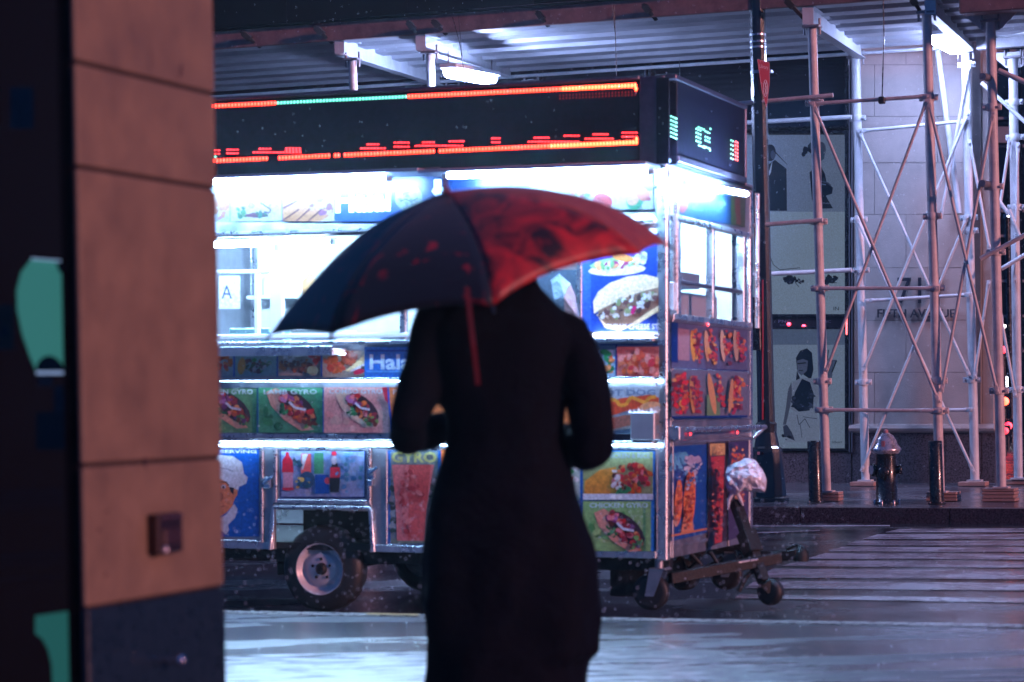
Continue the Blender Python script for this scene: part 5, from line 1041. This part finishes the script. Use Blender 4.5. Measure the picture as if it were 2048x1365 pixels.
# ------------------------------------------------------------------ plastic bag tied over the jack handle
bc = CO + CXv * .16 + CYv * .70 + CZv * .655
bag = thing('plastic_bag', 'crumpled white plastic bag tied over the trailer jack handle', 'bag', loc=bc)
me = bpy.data.meshes.new('bag_film'); bm = bmesh.new(); bmesh.ops.create_icosphere(bm, subdivisions=4, radius=1)
from mathutils import noise
BP = Plane(bc, -FW)
outl = [(1450, 962), (1453, 938), (1478, 924), (1500, 917), (1519, 934), (1532, 955), (1528, 984), (1508, 983), (1484, 980), (1470, 992), (1460, 985)]
ctr = BP.on(1490, 955)
import bisect
ang = []
for x, y in outl:
    p = BP.on(x, y) - ctr; ang.append((math.atan2(p.z, p.x), p.length))
ang.sort()
def rad(a):
    n = len(ang)
    for i in range(n):
        a0, r0 = ang[i]; a1, r1 = ang[(i + 1) % n]
        if i == n - 1: a1 += 2 * math.pi
        aa = a if a >= a0 else a + 2 * math.pi
        if a0 <= aa <= a1: k = (aa - a0) / (a1 - a0 + 1e-9); return r0 * (1 - k) + r1 * k
    return ang[0][1]
for v in bm.verts:
    a = math.atan2(v.co.z, v.co.x); rr_ = rad(a); h_ = math.hypot(v.co.x, v.co.z)
    p = Vector((math.cos(a) * rr_ * h_, v.co.y * .07, math.sin(a) * rr_ * h_))
    nn = noise.ridged_multi_fractal(p * 16, 1, 2, 3, 1, 2) * .004 + noise.noise(p * 40) * .009
    v.co = (ctr - bc) + p + Vector((0, -nn * 2.2, 0)) + p.normalized() * noise.noise(p * 25 + Vector((3, 1, 2))) * .012
bm.to_mesh(me); bm.free(); 
for p in me.polygons: p.use_smooth = False
o = bpy.data.objects.new('bag_film', me); me.materials.append(mat('white_plastic_film', (.72, .72, .82), .28, 0, var=.25, scale=14, coat=.4)); C.objects.link(o); o.parent = bag
q = MB(); q.path([BP.on(1462, 980), BP.on(1474, 986), BP.on(1480, 998), BP.on(1486, 1012)], [.012, .012, .011, .006], 8); q.path([BP.on(1466, 985), BP.on(1458, 1000), BP.on(1456, 1020)], [.012, .010, .004], 8); q.build('bag_knot', MATS['white_plastic_film'], bag)

# ------------------------------------------------------------------ person
DP = 6.6
pb = At(1015, 1560, DP); pb.z = 0
per = thing('person', 'person seen from behind in a long black coat under a red umbrella', 'person', loc=pb)
coatm = mat('black_wool_coat', (.0012, .0026, .009), .85, 0, var=.3, scale=20, bump=.25, bscale=45, spec=.12)
MPX = DP / FPX
def ring(y, xl_, xr_, dep, d=DP, n=28, pw=.85):
    c_ = At((xl_ + xr_) / 2, y, d); hw = (xr_ - xl_) / 2 * MPX; out = []
    for i in range(n):
        t_ = 2 * math.pi * i / n; cs, sn = math.cos(t_), math.sin(t_)
        fold = 1 + (.035 * min(1, (y - 960) / 200) * math.sin(7 * t_ + y * .006) if y > 960 else 0)
        out.append(c_ + RT * (hw * math.copysign(abs(cs) ** pw, cs)) * fold + FW * (dep * math.copysign(abs(sn) ** pw, sn)) * fold)
    return out
def loft(mb, rings):
    n = len(rings[0]); vs = [v for r_ in rings for v in r_]
    mb.add(vs, [(k * n + i, k * n + (i + 1) % n, (k + 1) * n + (i + 1) % n, (k + 1) * n + i) for k in range(len(rings) - 1) for i in range(n)], smooth=True)
    mb.add(rings[0][::-1], [tuple(range(n))]); mb.add(rings[-1], [tuple(range(n))])
mb = MB()
loft(mb, [ring(1500, 838, 1160, .17), ring(1440, 838, 1165, .175), ring(1370, 840, 1163, .18), ring(1318, 842, 1170, .18), ring(1306, 843, 1190, .185), ring(1240, 845, 1192, .18), ring(1180, 846, 1194, .175), ring(1110, 850, 1188, .165), ring(1040, 861, 1170, .15), ring(990, 869, 1150, .135), ring(940, 881, 1135, .12), ring(880, 887, 1122, .115), ring(820, 882, 1122, .12), ring(760, 872, 1130, .125), ring(700, 862, 1145, .13), ring(660, 862, 1150, .13), ring(625, 885, 1138, .12), ring(600, 930, 1120, .10), ring(580, 975, 1105, .085), ring(570, 1000, 1090, .07), ring(545, 1005, 1080, .062)])
def arm(mb, pts, rs): mb.path([At(x, y, d) for x, y, d in pts], rs, 16)
arm(mb, [(920, 628, 6.6), (880, 652, 6.6), (856, 710, 6.58), (836, 790, 6.55), (818, 850, 6.53), (812, 872, 6.56), (840, 868, 6.66), (900, 850, 6.85), (955, 832, 7.0)], [.062, .064, .060, .055, .053, .054, .052, .044, .036])
arm(mb, [(1095, 640, 6.6), (1136, 668, 6.6), (1160, 730, 6.58), (1178, 800, 6.55), (1188, 860, 6.53), (1186, 898, 6.55), (1160, 895, 6.66), (1080, 865, 6.85), (1000, 832, 7.0)], [.062, .066, .062, .056, .053, .056, .053, .045, .036])
co = mb.build('coat', coatm, per)
rm = co.modifiers.new('r', 'REMESH'); rm.mode = 'VOXEL'; rm.voxel_size = .011; rm.use_smooth_shade = True
sm = co.modifiers.new('s', 'SMOOTH'); sm.iterations = 5; sm.factor = .6
tx = bpy.data.textures.new('wool', 'CLOUDS'); tx.noise_scale = .05
dm = co.modifiers.new('d', 'DISPLACE'); dm.texture = tx; dm.strength = .005; dm.texture_coords = 'LOCAL'
tx2 = bpy.data.textures.new('drape', 'CLOUDS'); tx2.noise_scale = .28
dm = co.modifiers.new('d2', 'DISPLACE'); dm.texture = tx2; dm.strength = .06; dm.texture_coords = 'LOCAL'
# body (one skin): head, neck, hands, legs
skin = mat('skin', (.42, .25, .19), .5, 0, var=.1, scale=20)
mb = MB()
hc = At(1012, 488, 6.60)
mb.lathe(hc - ZZ * .12, [(.035, 0), (.060, .02), (.072, .05), (.078, .10), (.080, .14), (.070, .19), (.045, .225), (.01, .24)], 24)
mb.path([hc - ZZ * .16, hc - ZZ * .05], [.055, .05], 16)
mb.lathe(hc + FW * .075 - ZZ * .01, [(.014, 0), (.010, .03), (.004, .045)], 8, axis=(0, 1, -.3))             # nose
for s in (-1, 1): mb.lathe(hc + RT * .078 * s - ZZ * .005 - FW * .0, [(.012, -.02), (.016, 0), (.010, .03)], 8)   # ears
mb.path([At(1020, 560, 6.6), At(1020, 700, 6.6), At(1008, 900, 6.6), At(1005, 1000, 6.6)], [.06, .12, .10, .12], 16)
for s, hx_ in ((-1, 950), (1, 1000)):
    wr = At(hx_, 832, 7.02); pm = At(975 + s * 8, 822, 7.09)
    mb.path([At(hx_ + s * 40, 845, 6.9), wr, pm], [.028, .024, .03], 12)
    for k in range(4):
        f0 = pm + UP * (.03 - k * .019) + RT * s * .012; l_ = (.036, .040, .037, .030)[k]
        mb.path([f0, f0 + FW * .03 + RT * (-s * .008), f0 + FW * (.034) + RT * (-s * l_ * .9), f0 + FW * .012 + RT * (-s * (l_ * 1.1))], [.0095, .009, .0085, .007], 8)
    mb.path([pm + UP * .02 - FW * .01, pm + UP * .045 + FW * .005 - RT * s * .01, pm + UP * .05 + FW * .02 - RT * s * .03], [.012, .010, .008], 8)
for s in (-1, 1):
    x = 1005 + s * 62; a = At(x, 1000, 6.6); b = Vector((At(x + s * 4, 1300, 6.6).x, 6.58, .50)); c2 = Vector((At(x + s * 6, 1500, 6.6).x, 6.62, .07)); mb.path([a, a.lerp(b, .5), b, b.lerp(c2, .5), c2], [.095, .085, .06, .055, .04], 16)
bo = mb.build('body', skin, per); rm = bo.modifiers.new('r', 'REMESH'); rm.mode = 'VOXEL'; rm.voxel_size = .006; rm.use_smooth_shade = True
mb = MB(); mb.lathe(hc - ZZ * .08 - FW * .012, [(.06, -.06), (.080, 0), (.090, .06), (.094, .12), (.084, .165), (.055, .195), (.01, .21)], 24); mb.build('hair', mat('dark_hair', (.012, .009, .008), .5, bump=.5, bscale=80), per)
for s in (-1, 1):
    x = 1005 + s * 62; c2 = Vector((At(x + s * 6, 1500, 6.6).x, 6.62, .0))
    mb = MB(); mb.path([c2 + ZZ * .45, c2 + ZZ * .25, c2 + ZZ * .06], [.075, .066, .060], 16); mb.build('trouser_leg', mat('dark_trousers', (.012, .013, .02), .7), per)
    mb = MB(); mb.path([c2 + Vector((0, -.07, .045)), c2 + Vector((0, 0, .05)), c2 + Vector((0, .10, .04)), c2 + Vector((0, .18, .03))], [.040, .046, .042, .026], 14); mb.build('shoe', mat('grey_shoe', (.2, .22, .26), .4), per)

# ------------------------------------------------------------------ umbrella
def fabric(name, dark, red, lo, hi, sc):
    mt = bpy.data.materials.new(name); mt.use_nodes = True; t = mt.node_tree; N = t.nodes; K = t.links; b = N['Principled BSDF']
    tc = N.new('ShaderNodeTexCoord'); n = N.new('ShaderNodeTexNoise'); n.inputs['Scale'].default_value = sc; n.inputs['Detail'].default_value = 2.5; n.inputs['Distortion'].default_value = 1.6
    K.new(tc.outputs['Object'], n.inputs['Vector']); r = N.new('ShaderNodeValToRGB'); r.color_ramp.elements[0].position = lo; r.color_ramp.elements[1].position = hi
    r.color_ramp.elements[0].color = dark + (1,); r.color_ramp.elements[1].color = red + (1,); K.new(n.outputs[0], r.inputs[0]); K.new(r.outputs[0], b.inputs['Base Color'])
    b.inputs['Roughness'].default_value = .45; b.inputs['Sheen Weight'].default_value = .1
    tl = N.new('ShaderNodeBsdfTranslucent'); K.new(r.outputs[0], tl.inputs[0]); mx = N.new('ShaderNodeMixShader'); mx.inputs[0].default_value = .12
    K.new(b.outputs[0], mx.inputs[1]); K.new(tl.outputs[0], mx.inputs[2]); K.new(mx.outputs[0], N['Material Output'].inputs[0]); return mt
fd = fabric('navy_floral_print', (.008, .014, .028), (.40, .012, .035), .60, .72, 11)
fr2 = fabric('red_floral_print', (.020, .008, .016), (.58, .024, .034), .36, .66, 8.5)
fr3 = fabric('plain_red_panel', (.34, .04, .035), (.52, .10, .06), .3, .7, 6)
T = [(540, 670, 6.62), (664, 668, 6.22), (986, 612, 6.06), (1280, 508, 6.22), (1337, 490, 6.62), (1190, 440, 7.05), (900, 470, 7.22), (640, 585, 7.02)]
Cn = [(668, 474, 6.5), (700, 500, 6.2), (966, 470, 6.12), (1155, 374, 6.2), (1192, 345, 6.5), (1080, 366, 6.8), (900, 400, 6.9), (700, 462, 6.8)]
RimC = [(600, 656, 6.42), (835, 600, 6.16), (1098, 520, 6.14), (1300, 484, 6.42), (1240, 470, 6.85), (1040, 440, 7.15), (770, 510, 7.15), (600, 610, 6.85)]
FT = (893, 384, 6.48)
umb = thing('umbrella', 'red and navy floral umbrella tilted over the person in black', 'umbrella', loc=At(*FT))
def V3(t_): return At(*t_)
def bez(a, c_, b, s): return a * (1 - s) ** 2 + c_ * (2 * s * (1 - s)) + b * s * s
F0 = V3(FT); NS, NT = 14, 12
for i in range(8):
    j = (i + 1) % 8; a1, a2 = V3(Cn[i]), V3(Cn[j]); t1, t2 = V3(T[i]), V3(T[j]); rc = V3(RimC[i]); vs = []
    for s_ in range(NS + 1):
        s = s_ / NS; p, q2 = bez(F0, a1, t1, s), bez(F0, a2, t2, s)
        for k in range(NT + 1):
            t_ = k / NT; rim = bez(t1, rc, t2, t_); lerp_ = t1.lerp(t2, t_); v = p.lerp(q2, t_) + (rim - lerp_) * s ** 2.2
            bul = math.sin(math.pi * t_) * math.sin(math.pi * min(1, s * 1.05)) * .012; v = v + (v - V3((930, 640, 6.7))).normalized() * (bul - .0) ; vs.append(v)
    q = MB(); q.add(vs, [(s_ * (NT + 1) + k, (s_ + 1) * (NT + 1) + k, (s_ + 1) * (NT + 1) + k + 1, s_ * (NT + 1) + k + 1) for s_ in range(NS) for k in range(NT)], smooth=True)
    o = q.build('canopy_panel', [fd, fd, fr2, fr3, fr3, fr2, fd, fd][i], umb); so_ = o.modifiers.new('t', 'SOLIDIFY'); so_.thickness = .0012
    if i in (2, 3, 4): o['label'] = ['red panel with dark swirls', 'plain bright red panel', 'plain red rear panel'][i - 2]
    q = MB(); cen = V3((930, 640, 6.7)); q.path([bez(F0, a1, t1, s / 12) * .992 + cen * .008 for s in range(13)], .0025, 6); q.build('rib', blackm, umb)
    q = MB(); q.path([t1, t1 + (t1 - bez(F0, a1, t1, .93)).normalized() * .022], [.004, .0035], 8); q.build('rib_tip', blackm, umb)
q = MB(); q.path([F0 - UP * .0, F0 + (F0 - V3((950, 640, 6.75))).normalized() * .02, F0 + (F0 - V3((905, 640, 6.6))).normalized() * .045], [.014, .007, .0035], 10); q.build('ferrule', mat('dark_red_ferrule', (.12, .01, .02), .4), umb)
hnd = V3((975, 825, 7.10)); q = MB(); q.path([F0, V3((915, 520, 6.80)), hnd], .0055, 10); q.build('shaft', alud, umb)
q = MB(); dz = (hnd - V3((915, 520, 6.8))).normalized(); q.path([hnd - dz * .05, hnd + dz * .07], [.013, .014], 12); q.build('handle', blackm, umb)
q = MB(); sp = [V3((934, 575, 5.99)), V3((940, 630, 5.97)), V3((947, 690, 5.96)), V3((953, 740, 5.965)), V3((956, 770, 5.97))]
for a, b in zip(sp, sp[1:]): q.quad(a - RT * .006, a + RT * .006, b + RT * .006, b - RT * .006)
o = q.build('strap', mat('red_strap', (.11, .004, .012), .5, var=.3, scale=30), umb); so_ = o.modifiers.new('t', 'SOLIDIFY'); so_.thickness = .002

# ------------------------------------------------------------------ rain
random.seed(21)
dropM = bpy.data.materials.new('water_drop'); dropM.use_nodes = True; t = dropM.node_tree; b = t.nodes['Principled BSDF']; b.inputs['Base Color'].default_value = (.85, .9, 1, 1); b.inputs['Roughness'].default_value = .2
tl = t.nodes.new('ShaderNodeBsdfTranslucent'); tl.inputs[0].default_value = (.85, .92, 1, 1); mx = t.nodes.new('ShaderNodeMixShader'); mx.inputs[0].default_value = .6
t.links.new(b.outputs[0], mx.inputs[1]); t.links.new(tl.outputs[0], mx.inputs[2]); t.links.new(mx.outputs[0], t.nodes['Material Output'].inputs[0])
q = MB()
def drop(p, r_, l_):
    d = Vector((.10, 0, 1)).normalized(); a = Vector((1, 0, 0)); b = Vector((0, 1, 0))
    q.add([p + a * r_, p + b * r_, p - a * r_, p - b * r_, p + d * l_, p - d * r_], [(0, 1, 4), (1, 2, 4), (2, 3, 4), (3, 0, 4), (1, 0, 5), (2, 1, 5), (3, 2, 5), (0, 3, 5)])
for i in range(4200):
    d = random.uniform(9.5, 21); x, y = random.uniform(-300, 2350), random.uniform(-150, 1300); p = At(x, y, d)
    if p.z < .05: continue
    drop(p, random.uniform(.0009, .0021), random.uniform(.002, .008))
for i in range(900):
    d = random.uniform(7.2, 10.6); p = At(random.uniform(300, 1700), random.uniform(1000, 1235), d)
    drop(p, random.uniform(.0012, .0026), random.uniform(.002, .006))
ra = q.build('rain', dropM); tag(ra, 'fine rain falling between the pavement and the scaffold', None, None, 'stuff')
# splashes on the pavement
q = MB()
for i in range(90):
    p = NP.on(random.uniform(440, 2048), random.uniform(1245, 1365)); r_ = random.uniform(.002, .0045)
    q.add([p + Vector((r_, 0, .002)), p + Vector((0, r_, .002)), p + Vector((-r_, 0, .002)), p + Vector((0, -r_, .002)), p + Vector((0, 0, r_ * 1.6))], [(0, 1, 4), (1, 2, 4), (2, 3, 4), (3, 0, 4)])
sp_ = q.build('splash', dropM); tag(sp_, 'tiny rain splashes on the near pavement', None, None, 'stuff')
for nm, p0, p1, w_ in (('white_scratch', (1345, 1353), (1400, 1365), .006), ('white_scratch', (1205, 1328), (1255, 1338), .004), ('white_scratch', (1240, 1335), (1365, 1328), .003), ('white_scratch', (1430, 1306), (1475, 1317), .004), ('white_scratch', (1290, 1283), (1350, 1296), .003)):
    a, b = NP.on(*p0) + ZZ * .004, NP.on(*p1) + ZZ * .004; n_ = Vector((-(b - a).y, (b - a).x, 0)).normalized() * w_ * 2
    q = MB(); q.quad(a - n_, b - n_, b + n_, a + n_); q.build('paint_scratch', mat('white_road_scratch', (.75, .76, .8), .3), npave)

# ------------------------------------------------------------------ wet night air
if HAZE:
    q = MB(); q.box(-60, -12, -3.4, 60, 75, 9.5); hz = q.build('haze', mat('haze_air', (1, 1, 1))); hz['kind'] = 'stuff'; hz['label'] = 'thin wet night air over the whole street'
    t = hz.data.materials[0].node_tree; t.nodes.remove(t.nodes['Principled BSDF']); pv = t.nodes.new('ShaderNodeVolumePrincipled'); pv.inputs['Density'].default_value = HAZE; pv.inputs['Color'].default_value = (.8, .88, 1, 1); pv.inputs['Anisotropy'].default_value = .8
    t.links.new(pv.outputs[0], t.nodes['Material Output'].inputs['Volume'])
